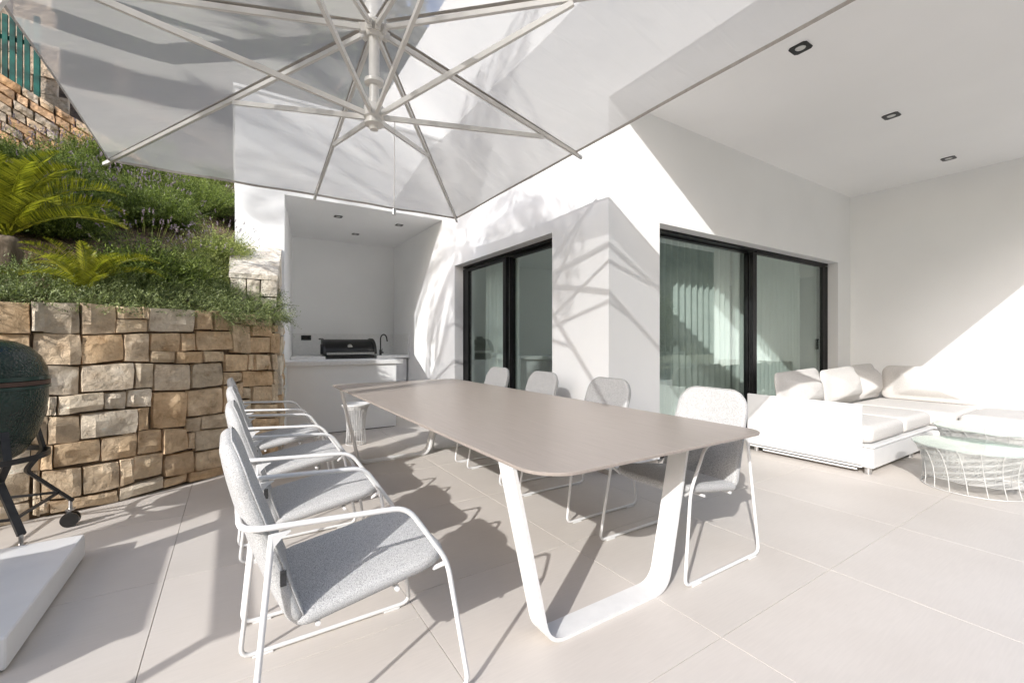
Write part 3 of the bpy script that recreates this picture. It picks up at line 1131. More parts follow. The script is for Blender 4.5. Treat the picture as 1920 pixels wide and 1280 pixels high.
for row in range(11):
    z0 = 4.35 + row * .27
    s = -6.0
    while s < -2.0:
        w = RNG.uniform(.25, .5)
        if s + w < -2.25:
            o = stone(tsurf, s, z0 + .27, z0, s + w, z0 + .27, z0, tw, [(.55, .45, .36), (.50, .42, .34), (.62, .5, .38)], rough=.02, nx=4, nz=3)
            place(o, tw, Vector((-2.6, 9.9, 5)))
        s += w
gt = tag(empty('green_gate', (-3.42, 9.3, 4.4)), 'turquoise green slatted gate at top left in front of shaded stonework', 'gate')
for k in range(12):
    MB().box(k * .075, k * .075 + .055, 0, .03, .0, 1.55).obj('slat', M['green_mesh'], gt)
for z in (.3, 1.2): MB().box(-.02, .92, .03, .06, z, z + .06).obj('rail', M['green_mesh'], gt)
for x in (.92, -.09): MB().box(x, x + .06, 0, .06, -.3, 1.65).obj('post', M['green_mesh'], gt)

# ------------------------------------------------------------------ outdoor kitchen
WM, WL = M['white_metal'], M['white_lacquer']
oc = tag(empty('bar_counter', (1.2, 6.3, 0)), 'white bar counter with thick overhanging top in front of the barbecue niche', 'counter')
MB().bbox(.53 - 1.2, 2.04 - 1.2, -.24, .42, .89, .945, .003).obj('countertop', M['counter'], oc)
MB().box(.56 - 1.2, 1.945 - 1.2, -.215, .30, .012, .889).obj('front_panel', R_, oc)
MB().box(.58 - 1.2, 1.93 - 1.2, -.19, .28, 0, .012).obj('plinth', M['black'], oc)
rc = tag(empty('grill_counter', (1.9, 8.5, 0)), 'white rear worktop with low splashback holding the black grill and tap', 'counter')
MB().bbox(.80 - 1.9, 1.34 - 1.9, -.45, .495, .89, .945, .003).obj('countertop', M['counter'], rc)
MB().bbox(2.215 - 1.9, 2.826 - 1.9, -.45, .495, .89, .945, .003).obj('countertop', M['counter'], rc)
MB().box(1.34 - 1.9, 2.215 - 1.9, .20, .495, .89, .943).obj('countertop', M['counter'], rc)
MB().box(.86 - 1.9, 2.79 - 1.9, -.40, .49, .05, .872).obj('cabinet', WL, rc)
MB().box(.86 - 1.9, 2.79 - 1.9, -.385, .49, .872, .889).obj('shadow_gap', M['black'], rc)
MB().box(.93 - 1.9, 2.81 - 1.9, .478, .498, .946, 1.35).obj('splashback', M['counter'], rc)
MB().box(.908, .926, -.45, .478, .946, 1.35).obj('splashback', M['counter'], rc)

gr = tag(empty('built_in_grill', (1.76, 8.1, .88)), 'black built-in gas barbecue with curved lid and silver handle bar', 'barbecue')
MB().bbox(-.40, .42, -.02, .45, -.05, .075, .004).obj('body', M['black'], gr)
prof = []
for k in range(13):
    a = rad(90 * k / 12)
    prof.append((.30 - .33 * math.cos(a) , .085 + .275 * math.sin(a)))
prof += [(.42, .35), (.44, .09)]
ld = MB()
for xx in (-.42, .42):
    ld.v += [(xx, y, z) for y, z in prof]
n_ = len(prof)
for i in range(n_ - 1):
    ld.f.append((i, i + 1, n_ + i + 1, n_ + i))
ld.f += [tuple(range(n_))[::-1], tuple(range(n_, 2 * n_))]
lid = autosmooth(ld.obj('lid', M['black_gloss'], gr), 40)
for xx in (-.435, .435):   # thick cast end rims
    pts = [(xx, y - .012 * (1 if i < 12 else 0), z + .01) for i, (y, z) in enumerate(prof[:14])]
    MB().strip(pts, .045, .018, (1, 0, 0)).obj('end_rim', M['black'], lid)
MB().box(-.46, -.42, .13, .23, .10, .27).obj('side_bracket', M['black'], gr)
MB().bbox(-.40, .41, -.058, -.034, .088, .128, .006).obj('handle', M['chrome'], lid)
em = MB().cyl((0, -.004 + .05, .232), (0, -.035 + .05, .218), .042, n=20)
em.obj('thermometer', M['chrome'], lid)
MB().cyl((0, -.036 + .05, .2175), (0, -.038 + .05, .2167), .030, n=20).obj('dial', M['lamp'], lid)
MB().bar((-.02, .0115, .216), (.02, .0125, .221), .003, .002).obj('emblem', M['black'], lid)

tp = tag(empty('tap', (2.33, 8.22, .945)), 'black gooseneck tap on the white worktop right of the grill', 'tap')
pts = [(0, 0, .08), (0, 0, .30)]
for k in range(1, 11):
    a = rad(180 * k / 10)
    pts.append((.055 - .055 * math.cos(a), -.03 * (k / 10), .30 + .085 * math.sin(a)))
pts.append((.118, -.035, .255))
autosmooth(MB().tube(pts, .0125, 10).obj('spout', M['black'], tp), 50)
autosmooth(MB().cyl((0, 0, 0), (0, 0, .10), .022, n=16).obj('base', M['black'], tp), 50)
autosmooth(MB().cyl((.0, 0, .045), (.052, -.01, .05), .013, n=12).cyl((.03, -.005, .05), (.028, -.004, .13), .005, n=8).obj('lever', M['black'], tp), 50)

so = tag(empty('wall_socket', (1.155, 8.975, 1.27)), 'black double socket plate on the niche splashback', 'socket')
MB().bbox(-.085, .085, -.012, .002, -.045, .045, .002).obj('plate', M['black'], so)
autosmooth(MB().cyl((-.04, -.014, 0), (-.04, -.010, 0), .022, n=18).obj('outlet', M['rubber'], so), 40)
MB().box(.015, .065, -.0145, -.011, -.022, .022).obj('switch', M['black_gloss'], so)

# ------------------------------------------------------------------ wire stool
def wire_basket(name_parent, prof, nvert, nrings, rv, rr_, zlo, twist=0.0, name='wire_cage', mat=None):
    """prof: list (r,z) top->bottom"""
    zs = [p[1] for p in prof]; rs_ = [p[0] for p in prof]

    def rad_at(z):
        return float(np.interp(z, zs[::-1], rs_[::-1]))
    mb = MB()
    ztop, zbot = zs[0], zs[-1]
    for k in range(nvert):
        a0 = 2 * math.pi * k / nvert
        pts = []
        for i in range(11):
            z = ztop + (zbot - ztop) * i / 10
            a = a0 + twist * i / 10
            r_ = rad_at(z)
            pts.append((r_ * math.cos(a), r_ * math.sin(a), z))
        mb.tube(pts, rv, 4)
    vert = mb.obj('upright_wires', mat or WM, name_parent, True)
    mb = MB()
    for k in range(nrings):
        z = ztop + (zlo - ztop) * k / max(1, nrings - 1)
        r_ = rad_at(z)
        pts = [(r_ * math.cos(2 * math.pi * i / 36), r_ * math.sin(2 * math.pi * i / 36), z + .004 * math.sin(i * 1.7 + k)) for i in range(36)]
        mb.tube(pts, rr_, 4, closed=True)
    r_ = rad_at(zbot)
    mb.tube([(r_ * math.cos(2 * math.pi * i / 40), r_ * math.sin(2 * math.pi * i / 40), zbot) for i in range(40)], rv * 1.2, 5, closed=True)
    mb.obj(name, mat or WM, name_parent, True)


st = tag(empty('wire_stool', (1.215, 5.30, 0)), 'white wire stool with flared top standing by the bar counter behind the table', 'stool')
wire_basket(st, [(.158, .465), (.140, .44), (.122, .38), (.108, .30), (.100, .2), (.104, .1), (.112, .006)], 26, 24, .0032, .0022, .12)
autosmooth(MB().lathe([(.0, .452), (.08, .455), (.13, .462), (.158, .474), (.162, .468), (.155, .452), (.13, .43), (.122, .41)], n=36).obj('seat', WM, st), 60)

# ------------------------------------------------------------------ dining table
dt = tag(empty('dining_table', (1.58, 3.0, 0)), 'long rectangular taupe dining table with white trapezoid sled legs', 'table')
tx0, tx1, ty0, ty1 = .862, 2.262, 1.152, 4.865


def slab_outline(o, z0, z1, ch, name, mat, parent):
    v, f = [], []
    n = len(o)
    cx_, cy_ = sum(p[0] for p in o) / n, sum(p[1] for p in o) / n

    def ring(ins, z):
        out = []
        for (x, y) in o:
            dx, dy = x - cx_, y - cy_
            out.append((cx_ + dx - math.copysign(min(ins, abs(dx)), dx), cy_ + dy - math.copysign(min(ins, abs(dy)), dy), z))
        return out
    L = [ring(.02, z0), ring(ch, z0 + .0005), ring(0, z1 - ch * 1.5), ring(0, z1 - ch), ring(ch, z1)]
    for r_ in L: v += r_
    for k in range(len(L) - 1):
        for i in range(n):
            f.append((k * n + i, k * n + (i + 1) % n, (k + 1) * n + (i + 1) % n, (k + 1) * n + i))
    f.append(tuple(range(n))[::-1]); f.append(tuple((len(L) - 1) * n + i for i in range(n)))
    return autosmooth(mesh_obj(name, v, f, mat, parent), 30)


slab_outline(rrect(tx1 - tx0, ty1 - ty0, [.16, .10, .16, .10], 10, (tx0 + tx1) / 2 - 1.58, (ty0 + ty1) / 2 - 3.0), .737, .750, .002, 'tabletop', M['tabletop'], dt)
for yc in (1.412, 4.43):
    y = yc - 3.0
    path = fillet([(.880 - 1.58, y, .735), (1.045 - 1.58, y, .009), (1.755 - 1.58, y, .009), (1.93 - 1.58, y, .735)], [0, .085, .085, 0], 8)
    autosmooth(MB().strip(path, .105, .016, (0, 1, 0)).obj('leg_frame', WM, dt), 30)
    MB().box(.89 - 1.58, 1.92 - 1.58, y - .04, y + .04, .716, .7365).obj('cross_rail', WM, dt)
for xx in (1.10, 1.72):
    MB().box(xx - 1.58 - .03, xx - 1.58 + .03, 1.46 - 3, 4.37 - 3, .705, .735).obj('long_rail', WM, dt)

# ------------------------------------------------------------------ dining chairs
def make_chair():
    t = empty('dining_chair')
    for s in (-1, 1):
        ya, yk, yf = .262 * s, .272 * s, .292 * s
        path = fillet([(-.338, 0, .69), (-.338, ya, .69), (.125, ya, .662), (.262, yk, .455), (.335, yf, .012), (-.325, yf, .012), (-.262, ya, .66)],
                      [0, .07, .05, .05, .045, .045, 0], 5)
        nseg = len(path)
        rs = [.0086] * nseg
        autosmooth(MB().tube(path, rs, 8).obj('arm_and_runner', WM, t), 60)
        # gusset where the rear leg meets the armrest
        g = [(-.270, .664), (-.215, .667), (-.236, .655), (-.254, .636), (-.265, .606), (-.277, .600)]
        v = [(x, ya - .008, z) for x, z in g] + [(x, ya + .008, z) for x, z in g]
        n = len(g)
        MB().add(v, [tuple(range(n)), tuple(range(n, 2 * n))[::-1]] + [(i, n + i, n + (i + 1) % n, (i + 1) % n) for i in range(n)]).obj('gusset', WM, t)
        for xx in (-.25, .25):
            MB().bbox(xx - .035, xx + .035, yf - .010, yf + .010, .0, .0065, .001).obj('glide', WM, t)
        autosmooth(MB().cyl((.235, .22 * s, .415), (.255, yk, .45), .008, n=8).obj('seat_bracket', WM, t), 60)
    autosmooth(MB().cyl((.10, -.24, .392), (.10, .24, .392), .008, n=8).cyl((-.14, -.24, .365), (-.14, .24, .365), .008, n=8).obj('under_bar', WM, t), 60)

    def sx(u, v, w):
        k = (v / .25)
        return (u + .045, v, .415 + u * .13 + w + .012 * k * k * (0.3 if u < 0 else 1) - .10 * max(0, u - .17) ** 1.5 * 2)
    pad(rrect(.505, .50, [.05, .125, .125, .05], 6), .046, .022, M['weave'], 'seat', t, sx, puff=.006, seed=1)

    def bx(u, v, w):
        # u lateral, v height from -.28..+.28
        h = v + .28
        k = u / .23
        x = -.205 - h * .30 + w * .954 + .022 * k * k + .03 * (h / .56) ** 2 * 0 - .05 * (h / .56) * (1 - h / .56)
        return (x, -u, .372 + h * .954 + w * .30)
    o = rrect(.475, .56, [.05, .05, .115, .115], 7)
    o = [(p[0] * (1.04 - .10 * (p[1] + .28) / .56), p[1]) for p in o]
    bk_ = pad(o, .046, .022, M['weave'], 'backrest', t, bx, puff=.006, seed=2)
    # stitched welt round the backrest edge
    welt = [bx(p[0] * .995, p[1] * .995, .014) for p in o]
    MB().tube(welt, .0028, 5, closed=True).obj('piping', M['weave'], bk_, True)
    p0 = bx(.238, -.12, 0.004)
    MB().box(p0[0] - .004, p0[0] + .012, p0[1] - .0045, p0[1] + .002, p0[2] - .022, p0[2] + .022).obj('fabric_tag', M['dark_tag'], bk_)
    return t


ch0 = make_chair()
Lx, Rx = .35, 2.18
left = [(Lx, 1.640, 'nearest of the four grey armchairs on the left side of the table, whole in front'),
        (Lx + .005, 2.455, 'second nearest grey armchair on the left side of the table'),
        (Lx, 3.27, 'third grey armchair from the camera on the left side of the table'),
        (Lx - .005, 4.07, 'farthest grey armchair on the left side, beside the counter end of the table')]
right = [(Rx, 1.620, 'nearest grey armchair on the right side, its back fully sunlit before the wide door'),
         (Rx, 2.505, 'second grey armchair on the right side, in front of the white house corner'),
         (Rx, 3.375, 'third grey armchair on the right side, before the wall beside the narrow door'),
         (Rx, 4.22, 'farthest grey armchair on the right side, in front of the narrow sliding door')]
first = True
for (x, y, lab), rz in [(c, 0) for c in left] + [(c, math.pi) for c in right]:
    o = ch0 if first else copy_tree(ch0)
    first = False
    o.location = (x, y, 0)
    o.rotation_euler = (0, 0, rz + RNG.uniform(-.012, .012))
    tag(o, lab, 'chair', 'armchairs along the dining table')

# ------------------------------------------------------------------ cantilever umbrella
UX, UY, HX, HY, ZA, ZE = .745, 2.77, 1.65, 2.30, 3.20, 2.78
um = tag(empty('cantilever_umbrella', (-1.19, 2.81, 0)), 'large light grey cantilever parasol seen from below over the table', 'parasol')
uo = Vector((-1.19, 2.81, 0))


def U(x, y, z):
    return (x - uo.x, y - uo.y, z)


def can_z(x, y, sag=True):
    u, v = (x - UX) / HX, (y - UY) / HY
    m_ = max(abs(u), abs(v))
    z = ZA - (ZA - ZE) * m_
    if sag and m_ > 0:
        lo = min(abs(u), abs(v)) / m_
        q = math.sin(math.pi * lo)          # 0 on the ribs, 1 mid panel
        z -= .028 * q * m_ * (1.25 - m_) * 2
        z += .004 * math.sin(x * 9 + y * 3) * q * m_
    return z


NG = 66
cv, cf, cmi = [], [], []
for i in range(NG + 1):
    for j in range(NG + 1):
        u, v = -1 + 2 * i / NG, -1 + 2 * j / NG
        # hem drawn in between the rib ends
        au, av = abs(u), abs(v)
        x, y = UX + HX * u, UY + HY * v
        m_ = max(au, av)
        lo = min(au, av) / m_ if m_ > 0 else 0
        pull = .012 * math.sin(math.pi * lo) * m_ ** 6
        x -= pull * (x - UX) / HX * HX; y -= pull * (y - UY)
        cv.append(U(x, y, can_z(UX + HX * u, UY + HY * v)))
for i in range(NG):
    for j in range(NG):
        a = i * (NG + 1) + j; b = a + NG + 1; c = b + 1; d = a + 1
        uc, vc = -1 + 2 * (i + .5) / NG, -1 + 2 * (j + .5) / NG
        dense = (UX + HX * uc) > 1.53
        if uc * vc > 0:
            cf += [(a, b, c), (a, c, d)]
        else:
            cf += [(a, b, d), (b, c, d)]
        cmi += [1 if dense else 0] * 2
can = mesh_obj('canopy', cv, cf, M['canopy'], um, False)
can.data.materials.append(M['canopy_dense'])
can.data.polygons.foreach_set('material_index', cmi)
autosmooth(can, 10)
# hem: four bands
def edge_pts(k):
    out = []
    for i in range(NG + 1):
        a, b = [(i, 0), (NG, i), (NG - i, NG), (0, NG - i)][k]
        out.append(cv[a * (NG + 1) + b])
    return out


for k in range(4):
    e = edge_pts(k)
    v = []
    for p in e:
        v += [p, (p[0], p[1], p[2] - .022)]
    f = [(2 * i, 2 * i + 2, 2 * i + 3, 2 * i + 1) for i in range(NG)]
    v2 = [(q[0] * .9985, q[1] + (.004 if k == 0 else -.004 if k == 2 else 0), q[2]) for q in v]
    MB().add(v, f).obj('hem', M['hem'], can)
UM = M['umbrella_metal']
for (a, b) in ((-1, -1), (0, -1), (1, -1), (1, 0), (1, 1), (0, 1), (-1, 1), (-1, 0)):
    pts = []
    for i in range(1, 30):
        q = i / 29
        x, y = UX + HX * a * q, UY + HY * b * q
        pts.append(U(x, y, ZA - (ZA - ZE) * q - .003))
    L_ = Vector((-HY * b, HX * a, 0)).normalized()
    v = []
    for p in pts:
        v += [(p[0] - L_.x * .014, p[1] - L_.y * .014, p[2] - .002), (p[0] + L_.x * .014, p[1] + L_.y * .014, p[2] - .002)]
    MB().add(v, [(2 * i, 2 * i + 1, 2 * i + 3, 2 * i + 2) for i in range(len(pts) - 1)]).obj('seam', M['hem'], can)
ends = [(-1, -1, .45), (0, -1, .55), (1, -1, .45), (1, 0, .80), (1, 1, .48), (0, 1, .55), (-1, 1, .45), (-1, 0, .80)]
for (a, b, t) in ends:
    E0 = Vector((UX + HX * a, UY + HY * b, ZE - .022))
    A0 = Vector((UX, UY, ZA - .045))
    d = (E0 - A0).normalized()
    p0 = A0 + d * .05
    rib = MB().bar(U(*p0), U(*(E0 + d * .035)), .021, .029).obj('rib', UM, um)
    MB().bar(U(*(E0 + d * .035)), U(*(E0 + d * .075)), .026, .026).obj('end_cap', M['lamp'], rib)
    J = A0 + (E0 - A0) * t - Vector((0, 0, .022))
    h0 = Vector((UX, UY, 2.615)) + Vector((d.x, d.y, 0)).normalized() * .055
    MB().bar(U(*h0), U(*J), .019, .031).obj('strut', UM, um)
hub = MB()
hub.lathe([(.0, 3.17), (.032, 3.17), (.032, 2.835), (.034, 2.832)], U(UX, UY, 0), 24)
autosmooth(hub.obj('pole', UM, um), 40)
autosmooth(MB().lathe([(.0, 2.84), (.05, 2.84), (.058, 2.834), (.058, 2.812), (.050, 2.806), (.029, 2.80), (.029, 2.72), (.034, 2.715), (.036, 2.67), (.0, 2.67)], U(UX, UY, 0), 24).obj('collar', UM, um), 40)
autosmooth(MB().lathe([(.0, 2.68), (.048, 2.68), (.06, 2.665), (.062, 2.60), (.05, 2.59), (.05, 2.575), (.058, 2.57), (.058, 2.555), (.03, 2.545), (.026, 2.525), (.0, 2.52)], U(UX, UY, 0), 24).obj('hub', UM, um), 40)
for k in range(8):
    a = math.atan2(HY * ends[k][1], HX * ends[k][0])
    MB().bar(U(UX + .03 * math.cos(a), UY + .03 * math.sin(a), 3.15), U(UX + .09 * math.cos(a), UY + .09 * math.sin(a), 3.13), .034, .05).obj('rib_bracket', UM, um)
autosmooth(MB().lathe([(.0, 3.40), (.05, 3.40), (.06, 3.38), (.06, 3.12), (.045, 3.10), (.0, 3.10)], U(UX, UY, 0), 20).obj('top_hub', UM, um), 40)
autosmooth(MB().cyl(U(.87, 2.75, 2.60), U(.872, 2.77, 2.045), .0022, n=6).obj('pull_cord', UM, um), 60)
autosmooth(MB().cyl(U(.872, 2.77, 2.05), U(.872, 2.77, 2.012), .0135, n=16).obj('cord_weight', M['chrome'], um), 50)
MB().bbox(-.50, .50, -.50, .50, .015, .135, .006).obj('base', WL, um)
MB().box(-.47, .47, -.47, .47, 0, .015).obj('base_shadow_gap', M['black'], um)  # black block stands for the shade in the gap under the base
MB().bbox(-.06, .03, -.07, .07, .135, 3.46, .006).obj('mast', UM, um)
for s in (-1, 1):
    MB().bar(U(-1.30, UY + .055 * s, 3.50), U(UX + .08, UY + .055 * s, 3.38), .030, .085).obj('arm', UM, um)
MB().bar((.0, -.04, 1.9), U(-.55, UY, 3.38), .03, .05).obj('brace', UM, um)
MB().bbox(.03, .12, -.035, .035, 1.05, 1.25, .006).obj('crank_box', M['chrome'], um)

# ------------------------------------------------------------------ sofa
sf = tag(empty('corner_sofa', (6.2, 2.0, 0)), 'white corner sofa with off white cushions in the sunlit corner under the roof', 'sofa')
SO = Vector((6.2, 2.0, 0))


def sb(x0, x1, y0, y1, z0, z1, b=.004):
    return MB().bbox(x0 - SO.x, x1 - SO.x, y0 - SO.y, y1 - SO.y, z0, z1, b)


sb(4.785, 4.815, 1.62, 2.66, .085, .628).obj('side_panel', WL, sf)
sb(4.785, 4.815, 1.62, 2.66, .060, .074, .002).obj('side_trim', WL, sf)
sb(4.80, 4.812, 1.66, 2.50, .030, .045, .002).obj('side_trim', WL, sf)
sb(4.83, 6.50, 1.545, 2.66, .06, .235).obj('base', WL, sf)
sb(6.52, 7.75, .35, 2.66, .06, .235).obj('base', WL, sf)
sb(4.818, 6.478, 1.535, 2.66, .243, .262, .003).obj('seat_board', WL, sf)
sb(6.482, 7.76, .34, 2.66, .243, .262, .003).obj('seat_board', WL, sf)
sb(4.90, 6.47, 1.62, 2.6, .235, .243).obj('shadow_gap', M['black'], sf)
sb(6.56, 7.7, .42, 2.6, .235, .243).obj('shadow_gap', M['black'], sf)
for (x, y) in ((4.87, 1.60), (5.95, 1.60), (4.87, 2.6), (6.6, .45), (7.6, .45), (7.6, 2.5)):
    autosmooth(MB().cyl((x - SO.x, y - SO.y, 0), (x - SO.x, y - SO.y, .06), .03, n=14).obj('foot', M['chrome'], sf), 40)


def seat_cushion(x0, x1, y0, y1, z0=.262, h=.165, seed=0):
    w, d = x1 - x0, y1 - y0
    c = ((x0 + x1) / 2 - SO.x, (y0 + y1) / 2 - SO.y)
    pad(rrect(w - .01, d - .01, .06, 5), h, .055, M['sofa'], 'seat_cushion', sf, lambda u, v, q: (u + c[0], v + c[1], z0 + h / 2 + q * (1 if q > 0 else .96)), puff=.018, seed=seed, wr=.0025, rings=7)


seat_cushion(4.845, 5.70, 1.56, 2.36, seed=1)
seat_cushion(5.70, 6.52, 1.56, 2.36, seed=2)
seat_cushion(6.52, 7.56, 1.38, 2.36, seed=3)
seat_cushion(6.53, 7.56, .36, 1.37, z0=.262, h=.165, seed=4)


def back_cushion(p, ang, w, h, t, lean, seed, z0=.43):
    """p centre of the bottom edge, faces direction ang"""
    ca, sa = math.cos(ang), math.sin(ang)
    rr = random.Random(seed)
    ph = rr.uniform(0, 6)

    def xf(u, v, q):
        hh = v + h / 2
        # pillow: thinner towards the edges, soft dents
        ex = 1 - (abs(u) / (w / 2)) ** 4 * .55
        ey = 1 - (abs(v) / (h / 2)) ** 4 * .5
        q2 = q * ex * ey
        hh += .018 * math.sin(u / w * 3.0 + ph) * (hh / h) + (-.03 if False else 0)
        hh -= .02 * (1 - (abs(u) / (w / 2)) ** 2) * 0
        back = -lean * hh + q2 + .012 * math.sin(u * 9 + ph) * math.sin(v * 7 + 1)
        X = p[0] + ca * back - sa * u
        Y = p[1] + sa * back + ca * u
        return (X - SO.x, Y - SO.y, z0 + hh)
    pad(rrect(w, h, .09, 6), t * .45, t * .2, M['sofa'], 'back_cushion', sf, xf, puff=t * .42, seed=seed, wr=.004, rings=8)


back_cushion((5.39, 2.36, 0), rad(-90), 1.06, .44, .27, .16, 1)
back_cushion((6.42, 2.36, 0), rad(-90), 1.02, .44, .27, .16, 2)
back_cushion((7.27, 2.38, 0), rad(-90), .74, .45, .25, .16, 3)
back_cushion((7.50, 1.83, 0), rad(180), .98, .44, .26, .14, 4)
# rail behind the back cushions
sb(4.815, 7.78, 2.62, 2.65, .262, .38).obj('back_panel', WL, sf)
sb(7.73, 7.76, 1.38, 2.62, .262, .38).obj('back_panel', WL, sf)

# ------------------------------------------------------------------ wire lounge tables
def lounge(name, x, y, z, r, rb, lab, seed):
    t = tag(empty('lounge_table', (x, y, 0), seed), lab, 'side table', 'wire side tables in front of the sofa')
    s = z / .35
    wire_basket(t, [(r, z), (r * .93, z - .03), (r * .86, z - .09), (rb * .97, z * .5), (rb * .96, z * .25), (rb, .006)], 18, 34, .0038, .0022, z * .26, twist=.16, mat=M['wire'])
    autosmooth(MB().lathe([(0, z + .004), (r - .004, z + .004), (r, z), (r, z - .006), (0, z - .006)], n=48).obj('glass_top', M['clear_glass'], t), 40)
    mb = MB()
    for k in range(12):
        a = 2 * math.pi * k / 12
        mb.tube([(r * math.cos(a), r * math.sin(a), z - .010), (r * .93 * math.cos(a + 2.5), r * .93 * math.sin(a + 2.5), z - .02)], .003, 4)
    for q in np.linspace(.25, .95, 16):
        mb.tube([(r * q * math.cos(2 * math.pi * i / 36), r * q * math.sin(2 * math.pi * i / 36), z - .014) for i in range(36)], .0026, 4, closed=True)
    mb.obj('top_wires', M['wire'], t, True)
    return t


lounge('a', 5.10, .975, .35, .372, .31, 'nearer white wire side table, its round glass top cut by the right picture edge', .3)
lounge('b', 5.90, 1.00, .40, .400, .34, 'farther white wire side table, touching the sofa seat', 1.1)

# ------------------------------------------------------------------ ceramic egg grill
eg = tag(empty('ceramic_grill', (-1.20, 3.70, 0)), 'dark green ceramic egg grill on black wheeled stand at the left edge', 'grill')
low = [(.0, .50), (.10, .505), (.165, .55), (.215, .64), (.248, .75), (.262, .85), (.264, .925)]
top = [(.264, 1.0), (.258, 1.05), (.235, 1.11), (.19, 1.165), (.13, 1.20), (.06, 1.215), (.0, 1.217)]
autosmooth(MB().lathe(low, n=44).obj('body', M['egg_green'], eg), 60)
lidm = autosmooth(MB().lathe(top, n=44).obj('lid', M['egg_green'], eg), 60)
GP = noise_mat('green_rim', (.01, .035, .028), (.02, .05, .04), 8, .25, 0)
autosmooth(MB().lathe([(.262, .925), (.274, .928), (.274, .945), (.266, .948)], n=44).lathe([(.266, .975), (.274, .978), (.274, 1.0), (.262, 1.002)], n=44).obj('rim_band', GP, eg), 40)
BR = noise_mat('brown_band', (.06, .03, .02), (.10, .05, .035), 8, .5, 0)
autosmooth(MB().lathe([(.266, .948), (.271, .95), (.271, .973), (.266, .975)], n=44).obj('gasket_band', BR, eg), 40)
autosmooth(MB().lathe([(.03, 1.215), (.05, 1.22), (.055, 1.25), (.03, 1.262), (0, 1.262)], n=20).obj('vent_cap', M['black'], eg), 40)
autosmooth(MB().lathe([(.262, .52), (.272, .52), (.272, .55), (.262, .55), (.262, .52)], n=40).obj('nest_ring', M['black'], eg), 40)
for k in range(4):
    a = rad(38 + 90 * k)
    c, s = math.cos(a), math.sin(a)
    pts = fillet([(.225 * c, .225 * s, .70), (.262 * c, .262 * s, .53), (.18 * c, .18 * s, .42), (.40 * c, .40 * s, .165)], .02, 3)
    lg = MB().strip(pts, .034, .018, (-s, c, 0)).obj('leg', M['black'], eg)
    x, y = .392 * c, .392 * s
    MB().cyl((x, y, .11), (x, y, .165), .010, n=10).box(x - .02, x + .02, y - .02, y + .02, .105, .115).obj('caster_stem', M['chrome'], lg)
    a2 = a + .9
    wx, wy = math.cos(a2), math.sin(a2)
    for sd in (-1, 1):
        px, py = x + .018 * wx * sd, y + .018 * wy * sd
        autosmooth(MB().cyl((px - .009 * wx, py - .009 * wy, .046), (px + .009 * wx, py + .009 * wy, .046), .046, n=24).obj('wheel', M['rubber'], lg), 40)
    MB().bar((x, y, .115), (x - wy * .02, y + wx * .02, .05), .02, .018).obj('caster_fork', M['chrome'], lg)
for (z, r_) in ((.24, .335),):
    pts = [(r_ * math.cos(rad(38 + 90 * k)), r_ * math.sin(rad(38 + 90 * k)), z) for k in range(4)]
    for k in range(4):
        MB().bar(pts[k], pts[(k + 1) % 4], .014, .014).obj('brace', M['black'], eg)

# ------------------------------------------------------------------ curtains and island behind the glass
def curtain(p0, p1, z0, z1, lab, seed, amp=.045, wl=.115):
    p0, p1 = Vector(p0), Vector(p1)
    L = (p1 - p0).length
    d = (p1 - p0).normalized(); n = Vector((d.y, -d.x))
    m_ = int(L / .012)
    rr = random.Random(seed)
    v, f = [], []
    for i in range(m_ + 1):
        s = L * i / m_
        ph = s / wl * 2 * math.pi + .8 * math.sin(s * 2.3 + seed)
        o_ = amp * (math.sin(ph) + .35 * math.sin(2 * ph + 1))
        for z, k in ((z0, 1.25), ((z0 + z1) / 2, 1.0), (z1, .75)):
            q = p0 + d * s + n * o_ * k
            v.append((q.x, q.y, z))
    for i in range(m_):
        for k in range(2):
            f.append((i * 3 + k, i * 3 + 3 + k, i * 3 + 4 + k, i * 3 + 1 + k))
    o = mesh_obj('curtain', v, f, M['curtain'], None, True)
    tag(o, lab, 'curtain')
    return o


curtain((3.56, 3.28), (5.46, 3.28), .02, 2.6, 'sheer white curtain in soft folds behind the left leaf of the wide door', 1)
curtain((5.50, 3.25), (7.30, 3.25), .02, 2.6, 'sheer white curtain behind the right leaf of the wide door near the sofa', 2, .04, .10)
curtain((3.26, 4.95), (3.26, 5.75), .02, 2.6, 'sheer white curtain behind the left leaf of the narrow door', 3)
isl = tag(empty('kitchen_island', (4.95, 5.95, 0)), 'kitchen island with white top and veined stone front inside the narrow door', 'island')
MB().bbox(-.4, .4, -1.1, 1.1, .88, .93, .003).obj('countertop', M['counter'], isl)
MB().box(-.34, .34, -1.04, 1.04, 0, .88).obj('body', M['island'], isl)

# ------------------------------------------------------------------ unseen stand-ins added left of view to cast the floor shadows
cb = tag(empty('shadow_caster_box', (-2.25, 1.87, 0)), 'unseen white box added behind the camera on the left to shade the floor', 'box')  # added box, sized to throw the broad shadow on the left floor
MB().bbox(-.28, .28, -.44, .44, .02, 1.02, .01).obj('body', WL, cb)
MB().bbox(-.30, .30, -.46, .46, 1.02, 1.05, .008).obj('lid', WL, cb)
MB().box(-.26, .26, -.42, .42, 0, .02).obj('plinth', M['black'], cb)
rl = tag(empty('shadow_caster_rail', (-2.12, 1.79, 0)), 'unseen white rail frame added over the box to cast bar shadows on the floor', 'rail')  # added frame whose bar and posts throw the thin floor shadows
MB().bar((0, -.86, 1.35), (0, .86, 1.35), .09, .05).obj('top_bar', WM, rl)
for s in (-1, 1):
    MB().bar((0, .86 * s, 0), (0, .86 * s, 1.33), .07, .05).obj('post', WM, rl)
MB().bar((.10, -.86, 0), (.02, -.80, 1.3), .04, .04).obj('stay', WM, rl)

